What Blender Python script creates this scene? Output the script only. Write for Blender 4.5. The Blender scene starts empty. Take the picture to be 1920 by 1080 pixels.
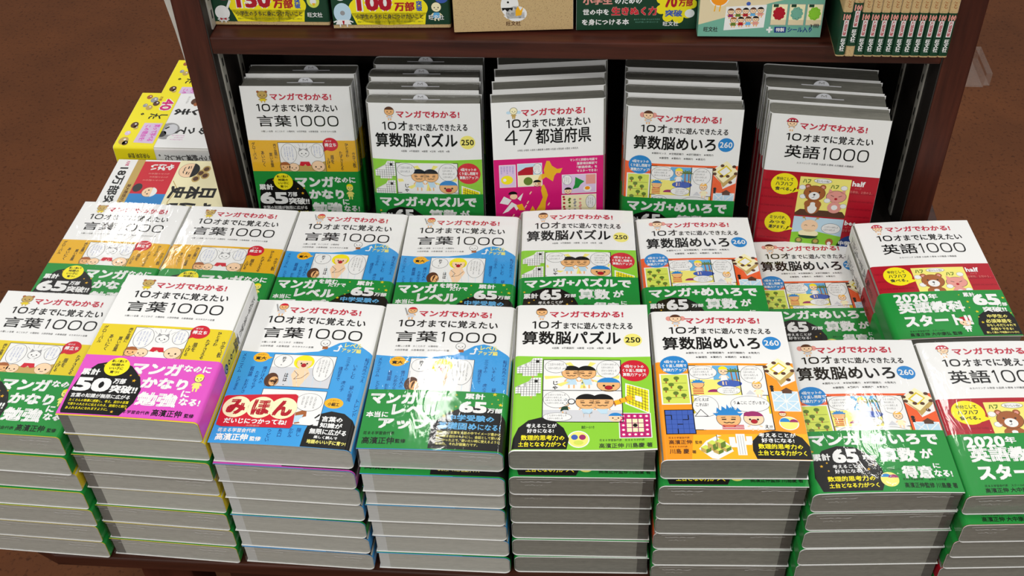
import bpy, bmesh, math, random
import numpy as np
from mathutils import Matrix, Vector

random.seed(7)
scene = bpy.context.scene
COL = scene.collection
R = math.radians

# ------------------------------------------------------------------ camera
cam_data = bpy.data.cameras.new('camera')
cam_data.sensor_width = 36.0
cam_data.lens = 36.0 * 2150 / 1920
cam_data.clip_start = 0.05
cam = bpy.data.objects.new('camera', cam_data)
COL.objects.link(cam)
CR = Vector((0.9970193, 0.0719201, -0.0279289))
CD = Vector((0.0282670, -0.6773360, -0.7351305))
CF = Vector((-0.0717879, 0.7321498, -0.6773501))
rot = Matrix((CR, -CD, -CF)).transposed()
cam.matrix_world = Matrix.Translation((0.0402, -1.2332, 1.6463)) @ rot.to_4x4()
scene.camera = cam

# ------------------------------------------------------------------ light
world = bpy.data.worlds.new('shop_interior')
scene.world = world
world.use_nodes = True
wb = world.node_tree.nodes['Background']
wb.inputs['Color'].default_value = (1.0, 0.99, 0.965, 1)
wb.inputs['Strength'].default_value = 0.50


def ceiling_or_fill_lamp(x, y, power, sx=0.2, sy=0.36):
    d = bpy.data.lights.new('ceiling_or_fill_lamp', 'AREA')
    d.shape = 'RECTANGLE'
    d.size, d.size_y = sx, sy
    d.energy = power
    d.color = (1.0, 0.985, 0.935)
    o = bpy.data.objects.new('ceiling_or_fill_lamp', d)
    o.location = (x, y, 2.8)
    COL.objects.link(o)


for ly, power, row in ((-3.25, 20, (-2.0, -0.5, 0.95, 2.4)), (-1.7, 17, (-2.0, -0.5, 0.95, 2.4)), (-0.15, 8.5, (-2.0, -0.5, 0.95, 2.4)),  # first row, behind the camera, is added fill to brighten upright faces
                       (1.4, 8.5, (-2.45, -0.5, 0.95, 2.4)), (2.45, 8.5, (-1.95, -0.5, 0.95, 2.4))):
    for lx in row:
        ceiling_or_fill_lamp(lx, ly, power)

vs = scene.view_settings
vs.view_transform = 'Standard'
vs.look = 'None'
vs.gamma = 1.0
vs.exposure = -0.42
vs.use_curve_mapping = False


# ------------------------------------------------------------------ materials
def lin(c):
    return tuple((v / 12.92 if v <= 0.04045 else ((v + 0.055) / 1.055) ** 2.4) for v in (x / 255 for x in c))


def new_mat(name):
    m = bpy.data.materials.new(name)
    m.use_nodes = True
    return m, m.node_tree, m.node_tree.nodes['Principled BSDF']


INK = dict(
    white=(232, 232, 232), black=(12, 11, 12), ink=(48, 46, 48), grey=(150, 150, 152), lgrey=(205, 206, 212),
    red=(200, 28, 48), title=(190, 48, 70), lemon=(222, 198, 36), gold=(224, 172, 34), brightyellow=(240, 225, 30),
    green=(28, 138, 56), leaf=(136, 200, 52), blue=(58, 152, 218), midblue=(40, 130, 200), navy=(28, 60, 130),
    pink=(216, 82, 190), magenta=(206, 24, 112), crimson=(172, 22, 40), dcrimson=(132, 16, 32),
    orange=(240, 148, 28), vermilion=(230, 92, 40), amber=(240, 176, 30), skin=(232, 178, 120), peach=(242, 206, 170),
    brown=(160, 92, 48), dbrown=(86, 52, 34), pinkskin=(222, 150, 140), cream=(240, 232, 190), lime=(206, 218, 90),
    paleblue=(186, 214, 232), sky=(96, 170, 220), palm=(96, 122, 44), purple=(150, 40, 100), lilac=(214, 190, 222),
    kraft=(196, 168, 122), dgreen=(24, 62, 42), teal=(112, 172, 152), cblue=(62, 92, 176), paleyellow=(236, 226, 120),
    wine=(120, 40, 70), rim=(168, 168, 163), tan=(190, 160, 90), beige=(222, 206, 170),
)
_mat = {}


def ink(n):
    if n not in _mat:
        m, nt, b = new_mat('print_' + n)
        b.inputs['Base Color'].default_value = (*lin(INK[n]), 1)
        b.inputs['Roughness'].default_value = 0.36
        b.inputs['Specular IOR Level'].default_value = 0.25
        if n == 'kraft':
            nz = nt.nodes.new('ShaderNodeTexNoise')
            nz.inputs['Scale'].default_value = 900
            rp = nt.nodes.new('ShaderNodeValToRGB')
            rp.color_ramp.elements[0].position = 0.28
            rp.color_ramp.elements[0].color = (*lin((120, 90, 60)), 1)
            rp.color_ramp.elements[1].position = 0.42
            rp.color_ramp.elements[1].color = (*lin(INK[n]), 1)
            tc = nt.nodes.new('ShaderNodeTexCoord')
            nt.links.new(tc.outputs['Object'], nz.inputs['Vector'])
            nt.links.new(nz.outputs['Fac'], rp.inputs['Fac'])
            nt.links.new(rp.outputs['Color'], b.inputs['Base Color'])
        _mat[n] = m
    return _mat[n]


def paper_mat(name, c0, c1):
    """stacked page edges: fine lines along the page plane"""
    m, nt, b = new_mat(name)
    tc = nt.nodes.new('ShaderNodeTexCoord')
    mp = nt.nodes.new('ShaderNodeMapping')
    mp.inputs['Scale'].default_value = (14, 14, 2600)
    nz = nt.nodes.new('ShaderNodeTexNoise')
    nz.inputs['Scale'].default_value = 1.0
    nz.inputs['Detail'].default_value = 3
    mp2 = nt.nodes.new('ShaderNodeMapping')
    mp2.inputs['Scale'].default_value = (150, 150, 420)
    nz2 = nt.nodes.new('ShaderNodeTexNoise')
    nz2.inputs['Scale'].default_value = 1.0
    mx = nt.nodes.new('ShaderNodeMath')
    mx.operation = 'MULTIPLY_ADD'
    mx.inputs[1].default_value = 0.35
    rp = nt.nodes.new('ShaderNodeValToRGB')
    rp.color_ramp.elements[0].position = 0.45
    rp.color_ramp.elements[0].color = (*lin(c0), 1)
    rp.color_ramp.elements[1].position = 0.9
    rp.color_ramp.elements[1].color = (*lin(c1), 1)
    L = nt.links.new
    L(tc.outputs['Object'], mp.inputs['Vector'])
    L(tc.outputs['Object'], mp2.inputs['Vector'])
    L(mp.outputs['Vector'], nz.inputs['Vector'])
    L(mp2.outputs['Vector'], nz2.inputs['Vector'])
    L(nz2.outputs['Fac'], mx.inputs[0])
    L(nz.outputs['Fac'], mx.inputs[2])
    L(mx.outputs[0], rp.inputs['Fac'])
    L(rp.outputs['Color'], b.inputs['Base Color'])
    b.inputs['Roughness'].default_value = 0.75
    b.inputs['Specular IOR Level'].default_value = 0.2
    return m


PAGES_LIGHT = paper_mat('page_edges_light', (158, 158, 151), (180, 180, 172))
PAGES_LIGHT_BAND = paper_mat('page_edges_printed_band', (100, 99, 95), (122, 121, 116))
PAGES_PALE_BAND = paper_mat('page_edges_pale_band', (178, 180, 178), (196, 198, 196))
PAGES_GREY = paper_mat('page_edges_grey', (110, 109, 102), (136, 135, 126))
PAGES_GREY_BAND = paper_mat('page_edges_grey_band', (74, 72, 68), (96, 94, 88))


def film_mat():
    m, nt, b = new_mat('clear_shrink_wrap')
    nt.nodes.remove(b)
    out = nt.nodes['Material Output']
    tr = nt.nodes.new('ShaderNodeBsdfTransparent')
    gl = nt.nodes.new('ShaderNodeBsdfGlossy')
    gl.inputs['Roughness'].default_value = 0.075
    fr = nt.nodes.new('ShaderNodeLayerWeight')
    pw = nt.nodes.new('ShaderNodeMath')
    pw.operation = 'POWER'
    pw.inputs[1].default_value = 5.0
    mul = nt.nodes.new('ShaderNodeMath')
    mul.operation = 'MULTIPLY_ADD'
    mul.inputs[1].default_value = 0.93
    mul.inputs[2].default_value = 0.038
    mul.use_clamp = True
    tc = nt.nodes.new('ShaderNodeTexCoord')
    mp = nt.nodes.new('ShaderNodeMapping')
    mp.inputs['Scale'].default_value = (42, 17, 60)
    mp.inputs['Rotation'].default_value = (0, 0, 0.5)
    nz = nt.nodes.new('ShaderNodeTexNoise')
    nz.inputs['Scale'].default_value = 1.0
    nz.inputs['Detail'].default_value = 3.0
    nz.inputs['Distortion'].default_value = 1.8
    bp = nt.nodes.new('ShaderNodeBump')
    bp.inputs['Strength'].default_value = 0.4
    bp.inputs['Distance'].default_value = 0.0010
    mix = nt.nodes.new('ShaderNodeMixShader')
    L = nt.links.new
    L(tc.outputs['Object'], mp.inputs['Vector'])
    L(mp.outputs['Vector'], nz.inputs['Vector'])
    L(nz.outputs['Fac'], bp.inputs['Height'])
    L(bp.outputs['Normal'], gl.inputs['Normal'])
    L(bp.outputs['Normal'], fr.inputs['Normal'])
    L(fr.outputs['Facing'], pw.inputs[0])
    L(pw.outputs[0], mul.inputs[0])
    L(mul.outputs[0], mix.inputs['Fac'])
    L(tr.outputs[0], mix.inputs[1])
    L(gl.outputs[0], mix.inputs[2])
    L(mix.outputs[0], out.inputs['Surface'])
    return m


FILM = film_mat()
SEAM_STREAK, _nt, _b = new_mat('wrap_seam_light_streak')  # film seam whose pale colour also paints in the light streaks
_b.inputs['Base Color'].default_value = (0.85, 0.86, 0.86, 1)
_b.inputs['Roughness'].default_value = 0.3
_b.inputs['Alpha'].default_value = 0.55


def wood_mat(name, c0, c1, axis_scale, rough=0.42):
    m, nt, b = new_mat(name)
    tc = nt.nodes.new('ShaderNodeTexCoord')
    mp = nt.nodes.new('ShaderNodeMapping')
    mp.inputs['Scale'].default_value = axis_scale
    nz = nt.nodes.new('ShaderNodeTexNoise')
    nz.inputs['Scale'].default_value = 3
    nz.inputs['Detail'].default_value = 6
    nz.inputs['Roughness'].default_value = 0.6
    rp = nt.nodes.new('ShaderNodeValToRGB')
    rp.color_ramp.elements[0].position = 0.3
    rp.color_ramp.elements[0].color = (*lin(c0), 1)
    rp.color_ramp.elements[1].position = 0.75
    rp.color_ramp.elements[1].color = (*lin(c1), 1)
    L = nt.links.new
    L(tc.outputs['Object'], mp.inputs['Vector'])
    L(mp.outputs['Vector'], nz.inputs['Vector'])
    L(nz.outputs['Fac'], rp.inputs['Fac'])
    L(rp.outputs['Color'], b.inputs['Base Color'])
    b.inputs['Roughness'].default_value = rough
    b.inputs['Specular IOR Level'].default_value = 0.28
    return m


WOOD_UP = wood_mat('dark_walnut_upright', (48, 20, 14), (84, 40, 28), (30, 30, 2.0))
WOOD_ALONG = wood_mat('dark_walnut_along', (48, 20, 14), (84, 40, 28), (2.0, 30, 30))
WOOD_TABLE = wood_mat('dark_walnut_table', (46, 22, 15), (76, 40, 28), (2.0, 30, 30))


def plain_mat(name, c, rough, metallic=0.0):
    m, nt, b = new_mat(name)
    nz = nt.nodes.new('ShaderNodeTexNoise')
    nz.inputs['Scale'].default_value = 40
    rp = nt.nodes.new('ShaderNodeValToRGB')
    rp.color_ramp.elements[0].color = (*lin(tuple(v * 0.93 for v in c)), 1)
    rp.color_ramp.elements[1].color = (*lin(c), 1)
    tc = nt.nodes.new('ShaderNodeTexCoord')
    nt.links.new(tc.outputs['Object'], nz.inputs['Vector'])
    nt.links.new(nz.outputs['Fac'], rp.inputs['Fac'])
    nt.links.new(rp.outputs['Color'], b.inputs['Base Color'])
    b.inputs['Roughness'].default_value = rough
    b.inputs['Metallic'].default_value = metallic
    return m


BACK_BLACK = plain_mat('black_back_board', (34, 27, 24), 0.6)
METAL = plain_mat('grey_slotted_metal', (190, 186, 176), 0.45, 0.2)
SLOT = plain_mat('slot_hole', (16, 14, 13), 0.7)
WHITE_BOARD = plain_mat('white_plastic_board', (225, 222, 214), 0.5)


def floor_mat():
    m, nt, b = new_mat('brown_speckled_floor')
    L = nt.links.new
    tc = nt.nodes.new('ShaderNodeTexCoord')
    big = nt.nodes.new('ShaderNodeTexNoise')
    big.inputs['Scale'].default_value = 2.2
    big.inputs['Detail'].default_value = 5
    big.inputs['Roughness'].default_value = 0.62
    r1 = nt.nodes.new('ShaderNodeValToRGB')
    r1.color_ramp.elements[0].position = 0.3
    r1.color_ramp.elements[0].color = (*lin((82, 46, 24)), 1)
    r1.color_ramp.elements[1].position = 0.72
    r1.color_ramp.elements[1].color = (*lin((108, 62, 32)), 1)
    fine = nt.nodes.new('ShaderNodeTexNoise')
    fine.inputs['Scale'].default_value = 120
    fine.inputs['Detail'].default_value = 3
    r2 = nt.nodes.new('ShaderNodeValToRGB')
    r2.color_ramp.elements[0].position = 0.30
    r2.color_ramp.elements[0].color = (0.55, 0.5, 0.46, 1)
    r2.color_ramp.elements[1].position = 0.44
    r2.color_ramp.elements[1].color = (1, 1, 1, 1)
    e = r2.color_ramp.elements.new(0.70)
    e.color = (1, 1, 1, 1)
    e = r2.color_ramp.elements.new(0.78)
    e.color = (1.35, 1.3, 1.25, 1)
    mul = nt.nodes.new('ShaderNodeMix')
    mul.data_type = 'RGBA'
    mul.blend_type = 'MULTIPLY'
    mul.inputs[0].default_value = 1.0
    L(tc.outputs['Object'], big.inputs['Vector'])
    L(tc.outputs['Object'], fine.inputs['Vector'])
    L(big.outputs['Fac'], r1.inputs['Fac'])
    L(fine.outputs['Fac'], r2.inputs['Fac'])
    L(r1.outputs['Color'], mul.inputs[6])
    L(r2.outputs['Color'], mul.inputs[7])
    L(mul.outputs[2], b.inputs['Base Color'])
    b.inputs['Roughness'].default_value = 0.6
    b.inputs['Specular IOR Level'].default_value = 0.15
    bp = nt.nodes.new('ShaderNodeBump')
    bp.inputs['Strength'].default_value = 0.1
    bp.inputs['Distance'].default_value = 0.002
    L(fine.outputs['Fac'], bp.inputs['Height'])
    L(bp.outputs['Normal'], b.inputs['Normal'])
    return m


FLOOR = floor_mat()


def acrylic_mat():
    m, nt, b = new_mat('clear_acrylic')
    b.inputs['Base Color'].default_value = (0.8, 0.8, 0.78, 1)
    b.inputs['Roughness'].default_value = 0.12
    b.inputs['Alpha'].default_value = 0.07
    return m


ACRYLIC = acrylic_mat()


# ------------------------------------------------------------------ object helpers
def link_mesh(name, me, parent=None):
    o = bpy.data.objects.new(name, me)
    COL.objects.link(o)
    if parent is not None:
        o.parent = parent
    return o


def empty(name, label, cat, group=None, loc=(0, 0, 0)):
    o = bpy.data.objects.new(name, None)
    o.empty_display_size = 0.05
    COL.objects.link(o)
    o.location = loc
    o['label'] = label
    o['category'] = cat
    if group:
        o['group'] = group
    return o


def box_bm(bm, x0, x1, y0, y1, z0, z1, mi=0):
    v = [bm.verts.new(p) for p in ((x0, y0, z0), (x1, y0, z0), (x1, y1, z0), (x0, y1, z0),
                                   (x0, y0, z1), (x1, y0, z1), (x1, y1, z1), (x0, y1, z1))]
    for f in ((3, 2, 1, 0), (4, 5, 6, 7), (0, 1, 5, 4), (1, 2, 6, 5), (2, 3, 7, 6), (3, 0, 4, 7)):
        bm.faces.new([v[i] for i in f]).material_index = mi


def bm_obj(name, bm, mats, parent=None, bevel=0.0):
    me = bpy.data.meshes.new(name)
    bm.to_mesh(me)
    bm.free()
    for m in (mats if isinstance(mats, (list, tuple)) else [mats]):
        me.materials.append(m)
    o = link_mesh(name, me, parent)
    if bevel:
        md = o.modifiers.new('edge', 'BEVEL')
        md.width = bevel
        md.segments = 2
        md.limit_method = 'ANGLE'
    return o


def box(name, x0, x1, y0, y1, z0, z1, mat, parent=None, bevel=0.0015):
    bm = bmesh.new()
    box_bm(bm, x0, x1, y0, y1, z0, z1)
    return bm_obj(name, bm, mat, parent, bevel)


# ------------------------------------------------------------------ setting
bm = bmesh.new()
box_bm(bm, -4, 4, -3, 5, -0.05, 0.0)
fl = bm_obj('floor', bm, FLOOR)
fl['kind'] = 'structure'
fl['label'] = 'brown speckled shop floor'
fl['category'] = 'floor'

# display table under the stacks
table = empty('display_table', 'low dark wooden display table carrying all the book stacks', 'table', loc=(0, 0, 0))
bm = bmesh.new()
outline = [(-0.566, -0.520), (0.540, -0.523), (0.545, -0.515), (0.545, 0.62), (-0.705, 0.62), (-0.705, -0.40), (-0.665, -0.455), (-0.62, -0.495)]
lo = [bm.verts.new((x, y, 0.532)) for x, y in outline]
hi = [bm.verts.new((x, y, 0.55)) for x, y in outline]
bm.faces.new(hi)
bm.faces.new(lo[::-1])
for i in range(len(outline)):
    j = (i + 1) % len(outline)
    bm.faces.new((lo[i], lo[j], hi[j], hi[i]))
bm_obj('table_top', bm, WOOD_TABLE, table, 0.002)
box('apron', -0.385, 0.50, -0.485, -0.463, 0.33, 0.532, WOOD_TABLE, table)
box('apron', 0.46, 0.482, -0.463, 0.56, 0.33, 0.532, WOOD_TABLE, table)
box('apron', -0.55, -0.528, -0.30, 0.56, 0.33, 0.532, WOOD_TABLE, table)
for x, y in ((-0.492, -0.487), (0.432, -0.462), (-0.53, 0.5), (0.40, 0.5)):
    box('leg', x, x + 0.062, y, y + 0.05, 0.0, 0.532, WOOD_UP, table)
box('shelf', -0.43, 0.40, -0.40, 0.50, 0.10, 0.12, WOOD_TABLE, table)

# bookcase standing on the table
case = empty('bookcase', 'dark brown wooden bookcase standing behind the stacked books', 'bookcase', loc=(0, 0, 0.55))


def cbox(name, x0, x1, y0, y1, z0, z1, mat, bevel=0.0015):
    return box(name, x0, x1, y0, y1, z0 - 0.55, z1 - 0.55, mat, case, bevel)


cbox('side_panel', -0.487, -0.4505, 0.0, 0.30, 0.55, 1.17, WOOD_UP)
cbox('side_panel', 0.4505, 0.4855, 0.0, 0.30, 0.55, 1.17, WOOD_UP)
cbox('inner_lining', -0.4505, -0.4490, 0.001, 0.278, 0.62, 1.15, BACK_BLACK, 0)
cbox('inner_lining', 0.4490, 0.4505, 0.001, 0.278, 0.62, 1.15, BACK_BLACK, 0)
cbox('back_panel', -0.4505, 0.4505, 0.28, 0.30, 0.55, 1.17, BACK_BLACK)
cbox('base_shelf', -0.4490, 0.4490, -0.046, 0.28, 0.55, 0.622, BACK_BLACK)
cbox('shelf_board', -0.4490, 0.4490, 0.0, 0.28, 0.8925, 0.9166, WOOD_ALONG, 0.002)
cbox('top_board', -0.4505, 0.4505, 0.0, 0.28, 1.15, 1.17, WOOD_ALONG, 0.002)
for sx in (-1, 1):
    for y in ((0.016, 0.085) if sx < 0 else (0.042, 0.135)):
        for z0, z1 in ((0.625, 0.890), (0.919, 1.148)):
            bm = bmesh.new()
            xa, xb = sorted((sx * 0.4490, sx * 0.4470))
            box_bm(bm, xa, xb, y, y + 0.013, z0 - 0.55, z1 - 0.55, 0)
            xf = sx * 0.44695
            z = z0 + 0.012
            while z + 0.014 < z1:
                q = [(xf, y + 0.0042, z - 0.55), (xf, y + 0.0088, z - 0.55), (xf, y + 0.0088, z - 0.538), (xf, y + 0.0042, z - 0.538)]
                bm.faces.new([bm.verts.new(p) for p in q]).material_index = 1
                z += 0.025
            bm_obj('slotted_strip', bm, [METAL, SLOT], case)

# white board edge beyond the left side, and the small acrylic holder on the right side
bm = bmesh.new()
prof = [(-0.538, 0.68), (-0.546, 0.74), (-0.5515, 0.795), (-0.5545, 0.84), (-0.5595, 0.888), (-0.566, 0.96), (-0.570, 1.10), (-0.512, 1.10), (-0.512, 0.68)]
fr = [bm.verts.new((x, 0.150, z)) for x, z in prof]
bk = [bm.verts.new((x, 0.153, z)) for x, z in prof]
bm.faces.new(fr)
bm.faces.new(bk[::-1])
for i in range(len(prof)):
    j = (i + 1) % len(prof)
    bm.faces.new((fr[j], fr[i], bk[i], bk[j]))
box_bm(bm, -0.515, -0.4872, 0.149, 0.154, 0.92, 1.04)
wb_o = bm_obj('sign_board', bm, WHITE_BOARD)
wb_o['label'] = 'narrow white board edge fixed beside the left outer side of the bookcase'
wb_o['category'] = 'sign board'

bm = bmesh.new()
box_bm(bm, 0.4848, 0.4885, 0.05, 0.115, 0.83, 0.89)
box_bm(bm, 0.4885, 0.525, 0.05, 0.115, 0.83, 0.8325)
box_bm(bm, 0.5325, 0.525, 0.05, 0.115, 0.8325, 0.85)
ac = bm_obj('card_holder', bm, ACRYLIC)
ac['label'] = 'clear acrylic card holder sticking out of the right outer side of the bookcase'
ac['category'] = 'card holder'

# ------------------------------------------------------------------ text to flat geometry
_tc = {}


def text_geo(s, bold=0.0, res=2, vertical=False):
    key = (s, bold, res, vertical)
    if key not in _tc:
        c = bpy.data.curves.new('t', 'FONT')
        c.body = '\n'.join(s.replace('ー', '｜')) if vertical else s
        c.size = 1.0
        c.resolution_u = res
        if vertical:
            c.space_line = 0.92
            c.align_x = 'CENTER'
        o = bpy.data.objects.new('t', c)
        COL.objects.link(o)
        bpy.context.view_layer.update()
        ev = o.evaluated_get(bpy.context.evaluated_depsgraph_get())
        me = ev.to_mesh()
        n = len(me.vertices)
        co = np.zeros(n * 3, 'f')
        me.vertices.foreach_get('co', co)
        co = co.reshape(-1, 3)[:, :2].astype(float)
        fs = [tuple(p.vertices) for p in me.polygons]
        ev.to_mesh_clear()
        bpy.data.objects.remove(o)
        bpy.data.curves.remove(c)
        if n and bold > 0.004:
            base, bf = co, fs
            d = bold * 0.8
            co = np.concatenate([base + o_ for o_ in ((-d, -d), (d, -d), (-d, d), (d, d))])
            fs = [tuple(i + q_ * n for i in f) for q_ in range(4) for f in bf]
        if n:
            lo_, hi_ = co.min(0), co.max(0)
            co = (co - lo_) / np.maximum(hi_ - lo_, 1e-6)
            co[:, 1] = 1 - co[:, 1]
            co = np.concatenate([co, (np.arange(len(co)) // n)[:, None] * 0.006], 1)
        _tc[key] = (co, fs)
    return _tc[key]


# ------------------------------------------------------------------ flat cover designs (millimetres, origin top left)
STEP = 0.035


class Design:
    def __init__(self):
        self.el = []

    def raw(self, pts, faces, col, layer, big=False):
        self.el.append((np.asarray(pts, float), faces, col, layer, big))

    def poly(self, pts, col, layer=1, big=False):
        # triangulate through a fan only when convex enough: keep as one ngon
        self.raw(pts, [tuple(range(len(pts)))], col, layer, big)

    def rect(self, x0, y0, x1, y1, col, layer=1):
        self.poly([(x0, y0), (x1, y0), (x1, y1), (x0, y1)], col, layer, (x1 - x0) > 14)

    def ell(self, cx, cy, rx, ry, col, layer=3, a0=0, a1=360, n=28):
        full = (a1 - a0) >= 360
        k = n if full else n // 2 + 3
        pts = [(cx + rx * math.cos(R(a0 + (a1 - a0) * i / (k if full else k - 1))),
                cy + ry * math.sin(R(a0 + (a1 - a0) * i / (k if full else k - 1)))) for i in range(k)]
        self.poly(pts, col, layer, rx > 9)

    def line(self, pts, w, col='ink', layer=4):
        for k_, ((xa, ya), (xb, yb)) in enumerate(zip(pts, pts[1:])):
            l = math.hypot(xb - xa, yb - ya) or 1
            nx, ny = -(yb - ya) / l * w / 2, (xb - xa) / l * w / 2
            self.poly([(xa + nx, ya + ny), (xb + nx, yb + ny), (xb - nx, yb - ny), (xa - nx, ya - ny)], col, layer + 0.12 * (k_ % 5))

    def ring(self, cx, cy, rx, ry, w, col='black', layer=6, n=36, e=0.72):
        pts = []
        for i in range(n):
            c, s_ = math.cos(2 * math.pi * i / n), math.sin(2 * math.pi * i / n)
            c, s_ = math.copysign(abs(c) ** e, c), math.copysign(abs(s_) ** e, s_)
            pts += [(cx + rx * c, cy + ry * s_), (cx + (rx - w) * c, cy + (ry - w) * s_)]
        self.raw(pts, [(2 * i, 2 * ((i + 1) % n), 2 * ((i + 1) % n) + 1, 2 * i + 1) for i in range(n)], col, layer)

    def one(self, x, y0, y1, w, col='black'):
        self.line([(x - w / 2, y0), (x - w / 2, y1)], w, col, 6)
        self.poly([(x, y0), (x - w, y0), (x - w * 2.6, y0 + (y1 - y0) * 0.14), (x - w * 2.4, y0 + (y1 - y0) * 0.24), (x - w, y0 + (y1 - y0) * 0.17)], col, 6)

    def frame(self, x0, y0, x1, y1, w, col='ink', layer=5):
        self.line([(x0, y0), (x1, y0), (x1, y1), (x0, y1), (x0, y0)], w, col, layer)

    def t(self, s, x0, y0, x1, y1, col='black', bold=0.0, layer=6, res=1):
        co, fs = text_geo(s, bold, res)
        self.raw(co * (x1 - x0, y1 - y0, 1) + (x0, y0, 0), fs, col, layer)

    def vt(self, s, x0, y0, x1, y1, col='ink', bold=0.0, layer=6):
        co, fs = text_geo(s, bold, 1, True)
        self.raw(co * (x1 - x0, y1 - y0, 1) + (x0, y0, 0), fs, col, layer)

    def tside(self, s, x0, y0, x1, y1, col='black', bold=0.0, layer=6):
        """text reading downwards (turned a quarter clockwise)"""
        co, fs = text_geo(s, bold, 1)
        c2 = np.stack([1 - co[:, 1], co[:, 0], co[:, 2]], 1)
        self.raw(c2 * (x1 - x0, y1 - y0, 1) + (x0, y0, 0), fs, col, layer)

    def star(self, cx, cy, r, col='brightyellow', layer=5):
        pts = []
        for i in range(10):
            q = r if i % 2 == 0 else r * 0.42
            pts.append((cx + q * math.sin(i * math.pi / 5), cy - q * math.cos(i * math.pi / 5)))
        for i in range(0, 10, 2):
            self.poly([pts[i - 1], pts[i], pts[i + 1]], col, layer)
        self.poly([pts[i] for i in range(1, 10, 2)], col, layer)

    def lines_of_text(self, x0, y0, x1, y1, n, col='ink', s='ことばのいみをしる', vertical=False):
        for i in range(n):
            if vertical:
                w = (x1 - x0) / n
                xx = x1 - (i + 1) * w
                self.vt(s[i % 3:], xx, y0, xx + w * 0.6, y1 - (y1 - y0) * (0.25 * (i % 2)), col)
            else:
                h = (y1 - y0) / n
                self.t(s[i % 3:], x0, y0 + i * h, x1 - (x1 - x0) * (0.2 * (i % 2)), y0 + i * h + h * 0.68, col)

    # little drawn figures
    def face(self, cx, cy, rx, ry, skin='skin', hair='black', cap=True, mouth=True, layer=3, eyes=True, hr=180, tuft=False):
        self.ell(cx, cy, rx + 0.5, ry + 0.5, 'ink', layer)
        self.ell(cx, cy, rx, ry, skin, layer + 1)
        if cap:
            self.ell(cx, cy - ry * 0.12, rx * 1.06, ry * 1.05, hair, layer + 2, 195, 345)
        if tuft:
            for k in range(6):
                a = R(195 + 25 * k)
                b_ = R(220 + 25 * k)
                m_ = (a + b_) / 2
                self.poly([(cx + rx * math.cos(a), cy + ry * math.sin(a)), (cx + rx * 1.45 * math.cos(m_), cy + ry * 1.45 * math.sin(m_)),
                           (cx + rx * math.cos(b_), cy + ry * math.sin(b_))], hair, layer + 2)
        if eyes == 'shut':
            for s in (-1, 1):
                self.line([(cx + s * rx * 0.58, cy + ry * 0.1), (cx + s * rx * 0.2, cy + ry * 0.1)], ry * 0.13, 'black', layer + 3)
                self.line([(cx + s * rx * 0.62, cy - ry * 0.12), (cx + s * rx * 0.25, cy - ry * 0.16)], ry * 0.08, 'dbrown', layer + 3)
            self.line([(cx - rx * 0.45, cy + ry * 0.42), (cx - rx * 0.2, cy + ry * 0.54), (cx, cy + ry * 0.44), (cx + rx * 0.2, cy + ry * 0.54), (cx + rx * 0.45, cy + ry * 0.42)],
                      ry * 0.09, 'black', layer + 3)
            return
        if eyes:
            for s in (-1, 1):
                self.ell(cx + s * rx * 0.4, cy + ry * 0.12, rx * 0.12, ry * 0.15, 'black', layer + 3, n=8)
        if mouth == 'open':
            self.ell(cx, cy + ry * 0.42, rx * 0.36, ry * 0.34, 'black', layer + 2, n=14)
            self.ell(cx, cy + ry * 0.42, rx * 0.32, ry * 0.3, 'crimson', layer + 3, n=14)
        elif mouth:
            self.line([(cx - rx * 0.22, cy + ry * 0.46), (cx, cy + ry * 0.54), (cx + rx * 0.22, cy + ry * 0.46)], max(ry * 0.08, 0.3), 'ink', layer + 3)

    def body(self, cx, y0, y1, w, col, layer=3, skin='skin'):
        self.poly([(cx - w * 0.35, y0), (cx + w * 0.35, y0), (cx + w * 0.5, y1), (cx - w * 0.5, y1)], col, layer)
        for s in (-1, 1):
            self.line([(cx + s * w * 0.38, y0 + 1), (cx + s * w * 0.62, (y0 + y1) / 2)], 1.6, skin, layer)
            self.line([(cx + s * w * 0.22, y1), (cx + s * w * 0.22, y1 + (y1 - y0) * 0.55)], 1.6, skin, layer)

    def bubble(self, x0, y0, x1, y1, col='white', layer=4):
        cx, cy, rx, ry = (x0 + x1) / 2, (y0 + y1) / 2, (x1 - x0) / 2, (y1 - y0) / 2
        self.ell(cx, cy, rx + 0.4, ry + 0.4, 'ink', layer)
        self.ell(cx, cy, rx, ry, col, layer + 1)


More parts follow.
